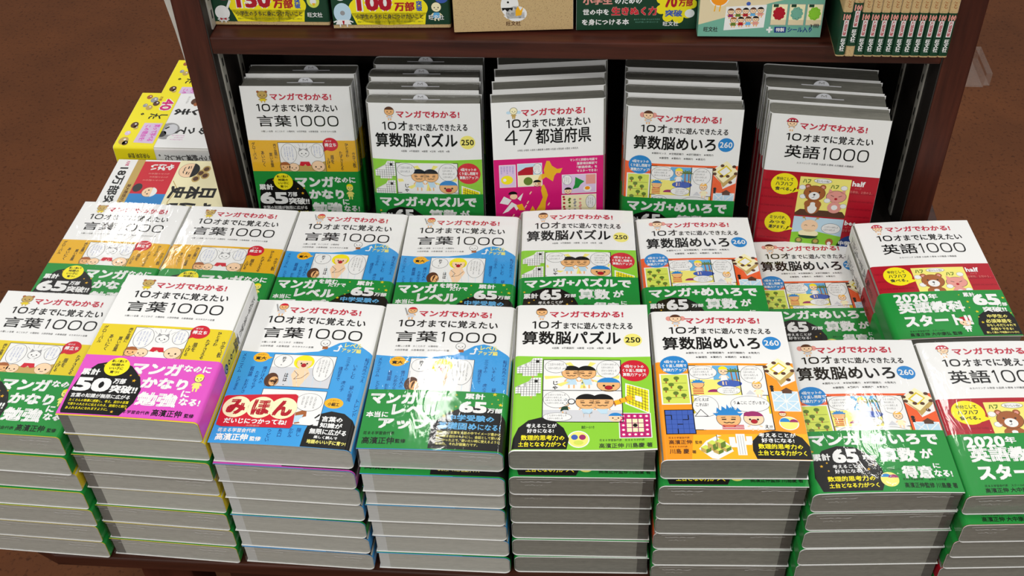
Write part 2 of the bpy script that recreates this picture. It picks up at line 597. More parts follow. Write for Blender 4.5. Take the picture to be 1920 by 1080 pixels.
def title(D, l2, l3, l3box, l2box, icon):
    D.t('マンガでわかる!', 39, 10.2, 121, 20, 'title', 0.034, res=2)
    x0, y0, x1, y1 = l2box
    D.one(x0 + 3.4, y0 + 0.2, y1 - 0.8, 1.7)
    D.ring(x0 + 12, (y0 + y1 - 0.8) / 2, 5.6, (y1 - y0 - 0.8) / 2, 1.7)
    if l2 == KO:
        D.t(l2[2:], x0 + 20, y0, x1, y1, 'black', 0.022, res=2)
    else:
        D.t('才', x0 + 20, y0 - 1, x0 + 32, y1 - 0.5, 'black', 0.022, res=2)
        D.t(l2[3:], x0 + 34, y0 + 2, x1, y1, 'black', 0.022, res=2)
    x0, y0, x1, y1 = l3box
    w = x1 - x0
    if l3.endswith('1000'):
        D.t(l3[:2], x0, y0, x0 + w * 0.41, y1, 'black', 0.012, res=3)
        D.one(x0 + w * 0.48, y0 + 0.4, y1 - 0.4, 1.5)
        for k in range(3):
            D.ring(x0 + w * (0.595 + 0.16 * k), (y0 + y1) / 2, w * 0.066, (y1 - y0) * 0.47, 1.75)
    elif l3.startswith('47'):
        D.line([(x0 + 17, y0 + 14.6), (x0 + 0.6, y0 + 14.6), (x0 + 12.2, y0 + 1), (x0 + 12.2, y1)], 2.0, 'black', 6)
        D.line([(x0 + 19.5, y0 + 1.6), (x0 + 36, y0 + 1.6), (x0 + 25.5, y1)], 2.0, 'black', 6)
        D.t(l3[2:], x0 + w * 0.36, y0, x1, y1, 'black', 0.016, res=3)
    else:
        D.t(l3, *l3box, 'black', 0.024, res=3)
    x, y = 29, 13.5
    if icon == 'bear':
        D.face(x, y - 1, 6.5, 5.2, 'tan', 'brown', False)
        for s in (-1, 1):
            D.ell(x + s * 5.4, y - 5.2, 2, 1.8, 'brown', 3)
        D.body(x, y + 4, y + 8, 9, 'lemon', 3, 'tan')
    elif icon == 'bat':
        D.face(x + 2, y - 3, 5, 4.6, 'skin', 'red')
        D.body(x + 1, y + 1.5, y + 8, 8, 'lgrey')
        D.line([(x - 7, y - 7), (x - 3, y + 4)], 1.6, 'grey', 5)
    elif icon == 'cap':
        D.face(x + 1, y - 2, 6, 5.6, 'skin', 'dbrown')
        D.body(x + 1, y + 3.5, y + 8, 6, 'lgrey')
    elif icon == 'monkey':
        for s in (-1, 1):
            D.ell(x + s * 7.5, y - 2, 3.2, 3.6, 'pinkskin', 3)
        D.face(x, y - 2, 6, 5.4, 'peach', 'dbrown')
        D.body(x, y + 3.4, y + 8, 7, 'lgrey')
    elif icon == 'mush':
        D.face(x, y - 1, 5.6, 4.8, 'peach', 'title')
        D.ell(x, y - 2, 7.4, 6.8, 'title', 5, 185, 355)
        for k in (-3.5, 0, 3.5):
            D.ell(x + k, y - 5, 1.2, 1.1, 'white', 6, n=10)
        D.body(x, y + 3.4, y + 8, 6, 'white')
    elif icon == 'bird':
        D.face(x, y - 1, 4.5, 4.5, 'cream', 'grey', False)
        for s in (-1, 1):
            D.ell(x + s * 6.5, y + 1, 3, 2, 'paleblue', 3)
        D.body(x, y + 3.2, y + 7.5, 5, 'tan', 3, 'tan')


KO = '10才までに覚えたい'
AS = '10才までに遊んできたえる'


def spine_title(D, x0, x1, s, c='black'):
    w = x1 - x0
    D.vt(s[:-6], x0 + w * 0.32, 10, x0 + w * 0.66, 70, c, 0.012)
    D.vt(s[-6:], x0 + w * 0.18, 73, x0 + w * 0.82, 121, c, 0.012)


def design_kotoba_yellow(yel):
    D = Design()
    D.poly([(-1e3, 79), (1e3, 79), (1e3, 210), (-1e3, 210)], yel, 1, True)
    title(D, KO, '言葉1000', (17, 42, 129, 58.5), (19.5, 25.5, 127.5, 37), 'bear')
    D.t('☆難しい言葉　☆ことわざ　☆慣用句　☆四字熟語　☆故事成語　☆カタカナの言葉', 20, 64.2, 122, 67, 'ink')
    D.rect(40, 82.5, 102.5, 169, 'white', 2)
    D.frame(40, 82.5, 102.5, 169, 0.6)
    D.poly([(40, 112), (60, 116), (84, 116), (102.5, 110), (102.5, 126), (40, 126)], 'tan', 3)
    for x, y, r in ((46, 119, 7), (58, 120, 7), (92, 118, 9)):
        D.face(x, y, r, r * 0.9, 'peach' if x > 50 else 'skin', 'brown', x < 50)
    D.bubble(43, 84, 64, 113)
    D.bubble(85, 84, 101.5, 105)
    D.lines_of_text(47, 88, 61, 109, 4, 'cblue', vertical=True)
    D.lines_of_text(88, 87, 99, 102, 3, 'cblue', vertical=True)
    for a in range(-40, 60, 20):
        D.line([(74 + 12 * math.sin(R(a)), 100 - 12 * math.cos(R(a))), (74 + 18 * math.sin(R(a)), 100 - 17 * math.cos(R(a)))], 0.4, 'grey')
    D.face(74, 98, 7, 6, 'white', 'grey', False)
    for s in (-1, 1):
        D.poly([(74 + s * 6.6, 96), (74 + s * 5.6, 89.5), (74 + s * 1.5, 93)], 'grey', 5)
        D.line([(74 + s * 5, 106), (74 + s * 9, 101)], 2, 'white', 5)
    D.body(74, 104, 112, 9, 'white', 4, 'white')
    D.poly([(68, 111), (80, 111), (82, 117), (77, 118), (74, 115), (71, 118), (66, 117)], 'red', 5)
    D.ell(112, 84.8, 10.6, 10, 'red', 3)
    D.poly([(103, 90), (101.5, 96), (107, 93)], 'red', 3)
    D.t('棒立ち', 104, 82.5, 120, 88.5, 'white', 0.03)
    D.t('ぼうだ', 106, 78.5, 114, 81, 'white', 0.02)
    for s, x, y0, y1 in (('グローバル', 4, 82, 108), ('あいにく', 15, 95, 119), ('売り言葉に', 33, 84, 106), ('買い言葉', 26, 98, 120),
                         ('眉を', 110, 101, 114), ('上げる', 104.5, 105, 121), ('たずさえる', 122.5, 95, 124), ('ひときわ', 131.5, 83, 104),
                         ('立て板', 140, 96, 120)):
        D.vt(s, x, y0, x + 4.6, y1, 'ink', 0.012)
    spine_title(D, 150, 176, 'マンガでわかる!10才までに覚えたい言葉1000')
    for y, c in ((120, 'navy'), (131, 'green')):
        D.ell(163, y, 6, 5, c, 3)
        D.ell(163, y, 4.4, 3.6, 'grey', 4)
    return D


def obi_kotoba(col, num):
    D = Design()
    D.obi = (126, 208.6 if num == '50' else 209.4, col)
    D.poly([(3, 204), (2, 180), (6, 155), (18, 139), (36, 133.5), (56, 140), (70, 155), (76.5, 172), (75, 190), (66, 207.4), (4.5, 207.4)], 'black', 2, True)
    D.t('累計', 5, 146, 25, 155, 'white', 0.05)
    D.t(num, 4, 158.5, 43, 177.5, 'white', 0.055, res=3)
    D.t('万部', 44, 158, 57, 165.5, 'white', 0.045)
    D.t('突破!!', 44, 167, 73, 178, 'white', 0.05)
    D.t('言葉の知識が無限に広がる', 6, 180.2, 69, 186, 'white', 0.025)
    for i, s in enumerate(('たくさんの物事に感動し、考え、自分の言葉', 'で周りの人たちに伝えられる、説得力と魅力', 'あふれる人になれますように。')):
        D.t(s, 7, 188 + i * 5.2, 70 - (i == 2) * 18, 191.8 + i * 5.2, 'brightyellow', 0.012)
    D.ell(40, 142, 13.4, 13, 'brightyellow', 4)
    for i, s in enumerate(('楽しく読んで', '地頭の', 'いい子に', '育つ!')):
        w = (8, 7, 7.5, 5)[i]
        D.t(s, 40 - w, 132 + i * 5.2, 40 + w, 136 + i * 5.2, 'black', 0.03)
    for x, y, r in ((65, 160, 2.4), (68, 152, 1.6), (59, 153, 1.5), (26, 140, 1.2), (70, 198, 1.3), (57, 203, 2)):
        D.star(x, y, r, 'gold')
    D.t('マンガ', 57, 133.5, 111, 150.5, 'white', 0.06, res=2)
    D.t('なのに', 112, 134, 141, 143.5, 'white', 0.05)
    D.t('かなり', 74, 154, 123, 169, 'white', 0.06, res=2)
    D.t('勉強', 76, 174, 119, 192.5, 'white', 0.06, res=2)
    D.t('に', 120, 169, 129, 178, 'white', 0.05)
    D.t('なる!', 121, 179, 143, 189, 'white', 0.05)
    D.face(132, 151, 4.6, 5.2, 'paleyellow', 'brightyellow', True)
    D.body(132, 157, 165, 8, 'paleyellow', 3, 'paleyellow')
    D.t('花まる学習会代表', 58, 199.4, 96, 204, 'black', 0.012)
    D.t('高濱正伸', 98, 196, 129, 205, 'black', 0.022)
    D.t('監修', 132, 199, 142, 204.4, 'black', 0.02)
    return D


def design_kotoba_blue():
    D = Design()
    D.poly([(-1e3, 80), (-5, 80), (20, 82), (60, 82), (86, 78), (98, 70), (106, 63.5), (116, 60.5), (126, 63), (136, 70), (146, 77.5), (150, 79), (1e3, 79), (1e3, 210), (-1e3, 210)], 'blue', 1, True)
    title(D, KO, '言葉1000', (17, 43, 131, 59.5), (18.5, 25.5, 129, 37), 'bat')
    D.t('☆難しい言葉　☆ことわざ　☆慣用句', 19, 65, 66, 67.8, 'ink')
    D.t('☆四字熟語　☆故事成語　☆カタカナの言葉', 19, 71, 79, 73.8, 'ink')
    D.face(91, 65, 5, 5, 'white', 'grey', False)
    D.rect(89, 70, 95, 74, 'brown', 3)
    D.t('レベル', 113, 63, 132, 69.5, 'paleyellow', 0.03)
    D.t('アップ編', 111, 70.5, 132, 77, 'paleyellow', 0.03)
    D.line([(102, 75.5), (107, 75.5), (108, 69)], 1.8, 'white', 4)
    D.poly([(105.4, 69.5), (111, 69.5), (108.4, 65.5)], 'white', 4)
    for y0, y1 in ((84.5, 131), (135, 182)):
        D.rect(39, y0, 108, y1, 'white', 2)
        D.frame(39, y0, 108, y1, 0.5, 'ink')
    D.poly([(39.5, 103), (108, 103), (108, 131), (39.5, 131)], 'lgrey', 3)
    for k in range(5):
        D.line([(66 + k * 8, 131), (58 + k * 10, 108)], 0.4, 'paleblue', 4)
    D.bubble(41, 85.5, 61, 104)
    D.vt('許す。', 49, 88, 53.5, 101, 'ink', 0.02)
    D.bubble(86, 85.5, 107, 121)
    D.lines_of_text(90, 90, 104, 115, 4, 'ink', vertical=True)
    D.poly([(66, 107), (72, 103), (80, 104), (84, 112), (80, 122), (76, 131), (70, 131), (67, 122), (64, 114)], 'peach', 4)
    D.line([(66, 108), (72, 114), (68, 120), (76, 118), (82, 110)], 0.5, 'ink', 5)
    D.ell(74, 95, 11.2, 10.2, 'brightyellow', 3)
    D.face(74.5, 96, 8, 8.6, 'peach', 'brightyellow', True, mouth='open')
    D.ell(44, 122, 7.5, 10, 'dbrown', 4)
    D.face(47, 124, 5, 6.6, 'skin', 'dbrown', False)
    D.vt('はは-', 57, 112, 61, 129, 'black', 0.02)
    D.bubble(78, 139, 106, 163)
    D.lines_of_text(84, 143, 101, 159, 4, 'ink', vertical=True)
    D.poly([(81, 166), (92, 160), (94, 178), (83, 181)], 'brown', 3)
    D.poly([(78, 171), (90, 168), (88, 178), (79, 180)], 'paleblue', 4)
    D.ell(96, 176, 9, 6, 'white', 4)
    for x, y, s, s2 in ((25, 89.5, '寛大', 'かんだい'), (118, 150, '小細工', 'こざいく')):
        D.ell(x, y, 8.8 if x < 50 else 10, 7.2, 'amber', 3)
        D.t(s, x - 6, y - 1, x + 6, y + 4, 'black', 0.03)
        D.t(s2, x - 4.5, y - 5, x + 4.5, y - 2.6, 'ink')
    D.poly([(33, 88), (33, 92.5), (38, 89.5)], 'amber', 3)
    for s, x, y0, y1 in (('メカニズム', 3.5, 84, 112), ('とどまる', 6, 118, 138), ('概論', 17, 103, 118), ('おおげさ', 16, 122, 142), ('情けは人の', 31, 103, 128),
                         ('ためならず', 24.5, 110, 136), ('三つ子の', 119, 84, 103), ('魂百まで', 113, 98, 119), ('いそしむ', 128, 94, 114),
                         ('転ばぬ先のつえ', 139, 83, 118), ('虎の子', 120, 118, 133), ('疑心暗鬼', 130, 124, 146), ('トレンド', 139.5, 142, 166),
                         ('隠し', 88, 186, 197), ('かがみ', 80, 187, 199), ('糸口', 69, 188, 199), ('つどい', 58, 190, 206)):
        D.vt(s, x, y0, x + 4.4, y1, 'navy', 0.004)
    D.t('花まる学習会代表', 6, 190, 46, 195.5, 'white', 0.02)
    D.t('高濱正伸', 6, 197, 40, 206.5, 'white', 0.04)
    D.t('監修', 42, 200, 54, 206, 'white', 0.03)
    D.poly([(95.5, 209.5), (96, 190), (98.5, 176), (106, 166), (118, 161), (132, 163), (142, 171), (148, 181), (148, 209.5)], 'black', 2, True)
    for s, x0, y0, x1, y1, c in (('言葉の', 110, 168, 132, 175.5, 'white'), ('知識が', 110, 176.8, 133, 183.5, 'white'), ('無限に広がる', 101, 185, 139, 192.5, 'white'),
                                 ('楽しく読んで', 107, 194, 131, 198, 'white'), ('地頭のいい子に育つ!', 101, 199.5, 141, 205, 'paleyellow')):
        D.t(s, x0, y0, x1, y1, c, 0.035)
    spine_title(D, 150, 176, 'マンガでわかる!10才までに覚えたい言葉1000')
    return D


def obi_kotoba_blue(col):
    D = Design()
    D.obi = (130.5, 209.3, col)
    D.t('マンガ', 4, 134, 53, 150.5, 'white', 0.06, res=2)
    D.t('を読む', 55, 132.5, 79, 141, 'white', 0.05)
    D.t('だけで', 68, 139, 90, 146, 'white', 0.045)
    D.t('本当に', 3, 161, 26, 169, 'white', 0.045)
    D.t('レベル', 29, 151, 79, 165.5, 'white', 0.06, res=2)
    D.t('アップ!', 17, 169, 75, 184, 'white', 0.06, res=2)
    D.poly([(72, 208), (72, 186), (76, 172), (88, 160), (104, 152), (122, 150), (138, 155), (148, 166), (156, 186), (156, 208)], 'black', 2, True)
    D.t('累計', 103, 133, 124, 141, 'white', 0.05)
    D.t('65', 98.5, 144, 127, 159.5, 'white', 0.055, res=3)
    D.t('万部', 128, 152, 143, 158.5, 'white', 0.045)
    D.t('中学受験の', 88, 162.5, 136, 171, 'sky', 0.04)
    D.t('基礎固め', 79, 173, 119, 182.5, 'sky', 0.04)
    D.t('になる!', 120, 174, 143, 182, 'sky', 0.03)
    for i, s in enumerate(('知らない言葉を文脈の中でイメージ豊かに', '読み解き自分のものにし、会話として使い方', 'もわかった上で、使いたい時に使えるように', 'なる力、それが語彙力です。')):
        D.t(s, 79, 184.6 + i * 5, 144 - (i == 3) * 22, 188.4 + i * 5, 'paleyellow', 0.012)
    for x, y, r in ((134, 133, 2.8), (141, 147, 2.6), (138, 140, 1.2), (94, 136, 1.5), (92, 158, 1.3), (84, 165, 2.4), (95, 152, 1.3), (132, 146, 1.2)):
        D.star(x, y, r, 'lemon')
    D.t('花まる学習会代表', 4, 187.5, 36, 192, 'black', 0.012)
    D.t('高濱正伸', 4, 195, 37, 204, 'black', 0.022)
    D.t('監修', 38, 197, 49, 202.5, 'black', 0.02)
    return D


def mouse_grid(D, ox, oy):
    pts = [(0, 13), (14, 13), (14, 5), (17, 5), (17, 0), (27, 0), (27, 22), (22, 22), (22, 26), (6, 26), (6, 22), (0, 22)]
    D.poly([(ox + x, oy + y) for x, y in pts], 'white', 2)
    for k in range(1, 9):
        D.line([(ox + k * 3, oy + (13.2 if k < 5 else (5.2 if k < 6 else 0.3))), (ox + k * 3, oy + (22 if k < 2 or k > 7 else 25.8))], 0.4, 'ink', 3)
    for k in range(1, 8):
        D.line([(ox + (14 if k < 4 else (17 if k < 2 else 0.3)) + (3 if k < 2 else 0), oy + k * 3.3), (ox + 26.8, oy + k * 3.3)], 0.4, 'ink', 3)
    D.rect(ox + 20, oy + 3, ox + 23.5, oy + 7, 'black', 4)
    D.rect(ox + 16, oy + 26, ox + 18, oy + 29, 'tan', 3)


def design_puzzle():
    D = Design()
    D.poly([(-1e3, 79), (-2, 79), (40, 80.5), (110, 80.5), (150, 79), (1e3, 79), (1e3, 208.3), (-1e3, 208.3)], 'leaf', 1, True)
    title(D, AS, '算数脳パズル', (9, 41.5, 117, 62), (20.5, 26, 130.5, 38.5), 'cap')
    D.ell(130, 54.6, 10, 9.6, 'paleyellow', 3)
    D.t('250', 121.8, 50.5, 138.2, 58.6, 'black', 0.018, res=2)
    D.t('※迷路　※平面図形　※論理　※立体　※発見　※数', 42, 66, 106, 69, 'ink')
    D.rect(33, 85, 115.5, 172, 'white', 2)
    for k in range(9):
        a = R(k * 40 + 8)
        c, s = math.cos(a), math.sin(a)
        far = [(74 + 40 * c - 3.4 * s, 107 + 19 * s + 2.4 * c), (74 + 40 * c + 3.4 * s, 107 + 19 * s - 2.4 * c)]
        D.poly([(74 + 8 * c, 107 + 6 * s)] + far, 'paleyellow', 3)
    D.rect(33, 156, 115.5, 172, 'lgrey', 3)
    D.line([(33, 129), (115.5, 129)], 0.8, 'black', 5)
    D.frame(33, 85, 115.5, 172, 0.9, 'black')
    D.bubble(35, 86, 58, 104)
    D.lines_of_text(38, 90, 55, 101, 2)
    D.bubble(90, 86, 114.5, 111)
    D.lines_of_text(95, 90, 111, 108, 4)
    D.bubble(34, 130.5, 61, 153)
    D.lines_of_text(36, 134, 57, 149, 4)
    D.bubble(34, 160, 63, 171)
    D.lines_of_text(38, 162, 58, 170, 2)
    for x in (63, 79):
        D.body(x, 112, 121, 12, 'paleblue', 3)
        D.face(x, 104, 10, 8.8, 'skin', 'black', eyes='shut')
    for x in (79, 95):
        D.body(x, 150, 161, 13, 'paleblue', 3)
        D.face(x, 145, 11.5, 9.6, 'skin', 'black', eyes='shut')
    D.vt('じゃ', 43, 116, 49, 128, 'black', 0.02)
    D.face(102, 121, 12, 9, 'skin', 'midblue', mouth='open')
    D.face(108, 166, 7, 5.6, 'peach', 'midblue')
    D.face(56, 146, 5, 5, 'peach', 'midblue')
    D.ell(63, 144.5, 4, 4, 'black', 6)
    D.ell(63, 144.5, 3, 3, 'white', 7)
    D.body(56, 151, 158, 9, 'dgreen', 3)
    D.ell(129.5, 100, 16, 15.4, 'red', 3)
    for i, s in enumerate(('4段セットの', 'くり返し問題で', '算数力アップ!')):
        D.t(s, 119 - (i > 0) * 1.5, 91.5 + i * 6, 140 + (i > 0) * 2, 96.3 + i * 6, 'white', 0.03)
    mouse_grid(D, 5, 82.5)
    mouse_grid(D, 4, 111)
    D.poly([(119.5, 118), (144, 127), (143, 160.5), (118.5, 147)], 'white', 2)
    D.poly([(121, 120), (143, 128), (142, 158.5), (120, 146)], 'brightyellow', 3)
    for k in range(1, 7):
        f = k / 7
        D.line([(121 + 22 * f, 120 + 8 * f), (120 + 22 * f, 146 + 12.5 * f)], 0.5, 'ink', 4)
        D.line([(121 - f, 120 + 26 * f), (143 - f, 128 + 30.5 * f)], 0.5, 'ink', 4)
    D.poly([(129, 135), (136, 137.5), (136, 145), (129, 142)], 'white', 5)
    for k in range(3):
        x, y = 107 + k * 6, 143 - k * 3
        D.poly([(x, y), (x + 6, y - 2), (x + 8, y + 4), (x + 2, y + 6)], 'amber', 6)
        D.poly([(x, y), (x + 2, y + 6), (x + 1, y + 8), (x - 1, y + 2)], 'brown', 6)
    D.rect(111, 159.5, 144, 193.5, 'white', 2)
    D.rect(112, 160.5, 143, 192.5, 'purple', 3)
    for i in range(5):
        for j in range(5):
            D.rect(113 + i * 6, 161.5 + j * 6.2, 118 + i * 6, 166.7 + j * 6.2, 'cream' if 0 < i < 4 and 0 < j < 4 else 'magenta', 4)
            if not (0 < i < 4 and 0 < j < 4):
                D.ell(115.5 + i * 6, 164 + j * 6.2, 1.5, 1.4, 'white', 5, n=8)
    D.ell(127.5, 176.5, 2.4, 2.4, 'black', 5, n=14)
    D.poly([(2.5, 207.5), (4, 194), (9, 180), (19, 170), (32, 166), (45, 170), (55, 180), (60.5, 194), (58, 207.5)], 'black', 4, True)
    for s, x0, y0, x1, y1, c in (('考えることが', 17, 174.5, 48, 180, 'white'), ('好きになる!', 18, 181.2, 45, 186.8, 'white'),
                                 ('数理的思考力の', 12, 189.5, 56, 196.3, 'brightyellow'), ('土台となる力がつく', 9.5, 198, 57, 204.6, 'brightyellow')):
        D.t(s, x0, y0, x1, y1, c, 0.03)
    D.ell(70, 194.6, 11.2, 11, 'white', 3)
    D.ell(70, 194.6, 10, 9.8, 'paleyellow', 4)
    D.ell(66, 192, 3.4, 3.4, 'cblue', 5)
    D.ell(74, 192, 3.4, 3.4, 'purple', 5)
    D.ell(70, 199, 5, 3, 'lime', 5)
    D.t('達成シールつき', 73, 177, 86, 181, 'dgreen', 0.01)
    D.t('花まる学習会代表　花まるラボ代表', 91, 194.5, 136, 197.5, 'ink')
    D.t('高濱正伸 川島慶 著', 90.5, 200, 143.5, 206.3, 'ink', 0.012)
    D.vt('10才までに遊んできたえる算数脳パズル', -22, 14, -8, 116, 'black')
    return D


def obi_sansu(l1):
    D = Design()
    D.obi = (130.5, 209.2, 'green')
    D.t(l1, 8, 134.5, 139, 150, 'white', 0.055, res=2)
    D.t('算数', 74, 154, 112, 172.5, 'white', 0.055, res=2)
    D.t('が', 116, 155, 129, 168, 'white', 0.05)
    D.t('得意', 92, 177, 123, 193, 'white', 0.055, res=2)
    D.t('に', 125, 174, 132, 180, 'white', 0.045)
    D.t('なる!', 124, 182, 142, 191, 'white', 0.045)
    D.poly([(10, 207.5), (5, 190), (7, 170), (18, 156), (34, 150.5), (52, 153), (66, 164), (73, 180), (74, 194), (68, 207.5)], 'black', 2, True)
    D.t('累計', 7, 160, 25, 169, 'white', 0.05)
    D.t('65', 27, 154.5, 53, 172.5, 'white', 0.055, res=3)
    D.t('万部', 57, 163, 71, 169, 'white', 0.045)
    D.t('考えることが', 25, 174.5, 55, 179.5, 'white', 0.025)
    D.t('好きになる!', 26, 180.5, 53, 185.5, 'white', 0.025)
    D.t('数理的思考力の', 17, 189, 64, 195.5, 'brightyellow', 0.03)
    D.t('土台となる力がつく', 17, 197.5, 66, 203.5, 'brightyellow', 0.03)
    for x, y, r in ((14, 176, 2), (20, 172, 1.4), (20, 182, 1.4), (60, 181, 1.9), (66, 176, 1.2), (8, 157, 2)):
        D.star(x, y, r, 'gold')
    D.ell(78, 194, 9, 9, 'paleyellow', 3)
    D.ell(75, 191, 5, 4, 'midblue', 4, 180, 360)
    D.ell(82, 192, 5, 4, 'purple', 4, 180, 360)
    D.t('花まる学習会代表　　花まるラボ代表', 91, 192.5, 134, 195.5, 'black')
    D.t('高濱正伸監修 川島慶 著', 91, 198, 143, 204.5, 'black', 0.012)
    D.t('達成シール', 80, 180, 91, 183, 'black')
    return D


def design_maze(col):
    D = Design()
    D.poly([(-1e3, 77), (-2, 77), (40, 79.5), (110, 80), (150, 79), (1e3, 79), (1e3, 209), (-1e3, 209)], col, 1, True)
    title(D, AS, '算数脳めいろ', (12, 40, 117, 59.5), (21.5, 25, 131, 36), 'monkey')
    if col == 'orange':
        D.poly([(34, 178), (148, 176), (150, 209), (30, 209)], 'amber', 2, True)
    D.ell(129.8, 49.5, 10, 9.8, 'midblue', 3)
    D.t('260', 121.8, 45.2, 137.8, 53.4, 'white', 0.018, res=2)
    D.t('★図形センス　★空間認識力　★試行錯誤力　★発見力', 36, 63, 115, 66, 'ink', 0.008)
    D.t('★論理性　★要約力　★精読力　★意志力', 46, 69.4, 105, 72.4, 'ink', 0.008)
    D.rect(36.5, 83, 116.5, 171.5, 'white', 2)
    D.rect(36.5, 103, 89, 125, 'paleyellow', 3)
    D.rect(62, 83.5, 89, 104, 'sky', 3)
    D.ell(78, 109, 13, 5, 'cblue', 4)
    D.rect(89, 104, 116.5, 125, 'white', 3)
    D.line([(36.5, 125), (116.5, 125)], 0.9, 'black', 6)
    D.line([(89, 83), (89, 125)], 0.9, 'black', 6)
    D.frame(36.5, 83, 116.5, 171.5, 0.9, 'black', 6)
    D.poly([(36.9, 125.5), (116, 125.5), (116, 158), (36.9, 158)], 'lemon', 3)
    D.poly([(36.9, 150), (116, 150), (116, 171), (36.9, 171)], 'white', 4)
    D.bubble(37.5, 83.8, 66, 102)
    D.lines_of_text(41, 87, 62, 99, 3)
    D.bubble(91, 84, 114, 108)
    D.lines_of_text(94, 87, 109, 104, 4)
    D.bubble(64, 113, 88, 124.5)
    D.lines_of_text(70, 115, 85, 123, 3)
    D.bubble(37, 126.5, 63, 154)
    D.t('たとえば', 39.5, 129, 54, 133.5, 'ink', 0.012)
    D.t('これは?', 40, 136, 53, 140.5, 'ink', 0.012)
    D.poly([(44.5, 144), (37.5, 154), (52, 154)], 'ink', 6)
    D.poly([(44.5, 145.2), (38.8, 153.4), (50.6, 153.4)], 'white', 7)
    D.bubble(76, 126.5, 115.5, 148)
    D.t('う▲こに ございます。', 79, 133, 113, 138, 'ink', 0.01)
    D.body(73, 97, 106, 8, 'white', 4, 'peach')
    D.face(73, 91, 5, 5.6, 'peach', 'brightyellow')
    for x in (81, 86):
        D.line([(x, 92), (x + 0.6, 106)], 1.4, 'brown', 4)
        for k in range(5):
            a = R(180 + 45 * k)
            D.line([(x, 92), (x + 5 * math.cos(a), 92 + 4.6 * math.sin(a))], 1.5, 'palm', 5)
    D.face(45, 110, 6, 5.2, 'skin', 'midblue', True, False, 3, False, tuft=True)
    for k in range(4):
        D.rect(39, 115 + k * 2.4, 50, 116.2 + k * 2.4, 'red', 4)
    D.ell(61, 121, 7, 4, 'purple', 4, 180, 360)
    D.face(106, 111, 4.6, 5, 'peach', 'amber')
    D.body(107, 117, 124, 8, 'cream', 4, 'peach')
    D.poly([(98, 118), (93, 124), (103, 124)], 'lgrey', 5)
    D.face(71.5, 157, 12, 11, 'skin', 'midblue', True, True, 5, 'shut', tuft=True)
    for k in range(5):
        D.poly([(60 + k * 5, 148), (61 + k * 5.2, 138 + abs(k - 2) * 2), (66 + k * 5, 148)], 'midblue', 7)
    for k in range(3):
        D.rect(64, 165.4 + k * 2.1, 86, 166.5 + k * 2.1, 'red', 9)
    D.face(97, 157, 10, 8.6, 'peach', 'purple', True, 'open', 5)
    D.ell(92, 151, 4.5, 3, 'purple', 8)
    D.body(97, 165, 170, 12, 'white', 5, 'peach')
    D.t('え!?', 107, 165, 114.5, 169.5, 'black', 0.02)
    D.ell(22, 82, 15, 13.4, 'midblue', 4)
    for i, s in enumerate(('4段セットの', 'くり返し問題で', '算数力アップ!')):
        D.t(s, 11.5 - (i > 0) * 1.5, 74.8 + i * 6, 33 + (i > 0) * 2, 79.4 + i * 6, 'white', 0.03)
    D.rect(5.5, 94.5, 36, 137.5, 'white', 2)
    D.rect(7, 96, 34.5, 136, 'lime', 3)
    for i, (x, y) in enumerate(((12, 103), (23, 101), (17, 110), (26, 114), (11, 116), (21, 122), (29, 125), (13, 129))):
        D.rect(x - 0.8, y, x + 0.8, y + 5, 'brown', 4)
        D.ell(x, y, 3, 2.6, 'palm', 5, n=12)
    for y in (108, 118, 128):
        D.line([(8, y), (33, y)], 0.5, 'palm', 4)
    D.rect(7, 144.5, 37.5, 177, 'black', 3)
    D.rect(8, 145.5, 36.5, 176, 'cblue', 4)
    for k in range(1, 5):
        D.line([(8 + k * 5.7, 145.5), (8 + k * 5.7, 176)], 0.35, 'navy', 5)
        D.line([(8, 145.5 + k * 6.1), (36.5, 145.5 + k * 6.1)], 0.35, 'navy', 5)
    for p in (((8, 152), (14, 152), (14, 158)), ((19.4, 170), (19.4, 176)), ((25, 158), (31, 158), (31, 152)), ((19.4, 164), (25, 164))):
        D.line(list(p), 1.0, 'black', 6)
    # walled court seen from above, and the smaller drawings down the right side
    D.poly([(113, 88), (133, 70), (149, 86), (147, 104), (131, 113), (128, 104)], 'white', 5)
    D.poly([(115, 88), (133, 72), (148, 86), (131, 104)], 'cream', 6)
    D.poly([(122, 88), (133, 78), (141, 86), (131, 96)], 'lemon', 7)
    D.poly([(124.5, 88), (133, 80.5), (139, 86.5), (131, 93.5)], 'white', 8)
    D.poly([(115, 88), (131, 104), (131, 111), (128, 104)], 'tan', 6)
    D.poly([(131, 104), (148, 87), (147, 94), (131, 111)], 'tan', 6)
    for x, y in ((118, 85), (119, 91), (128, 94), (136, 94), (140, 103), (143, 80), (146, 90), (128, 79)):
        D.ell(x, y, 2.6, 2.2, 'dbrown', 9, n=9)
    D.face(121, 113, 1.6, 1.5, 'black', 'black', False, False, 4, False)
    D.body(121, 114.5, 118, 3, 'black', 4, 'black')
    D.rect(119.5, 119, 147, 146.5, 'white', 3)
    D.rect(120.5, 120, 146, 145.5, 'paleblue', 4)
    for p in (((120.5, 120), (146, 145.5)), ((146, 120), (120.5, 145.5)), ((120.5, 132.7), (146, 132.7)), ((133.2, 120), (133.2, 145.5)),
              ((120.5, 132.7), (133.2, 120)), ((146, 132.7), (133.2, 145.5)), ((126, 138), (133, 145))):
        D.line(list(p), 1.1, 'white', 5)
    D.poly([(129, 119), (136, 114), (143, 119)], 'dbrown', 6)
    D.rect(131, 119, 141, 122, 'dbrown', 6)
    D.face(127, 150, 3.4, 3, 'peach', 'crimson')
    D.ell(131.8, 162.5, 10, 9, 'white', 5)
    D.ell(131.8, 162.5, 9, 8, 'paleyellow', 6)
    D.ell(128, 160, 5, 4.4, 'midblue', 7, 170, 370)
    D.ell(137, 161, 4.4, 4, 'purple', 7, 180, 360)
    D.t('花まる学習会代表', 9, 180.2, 30, 183, 'dbrown')
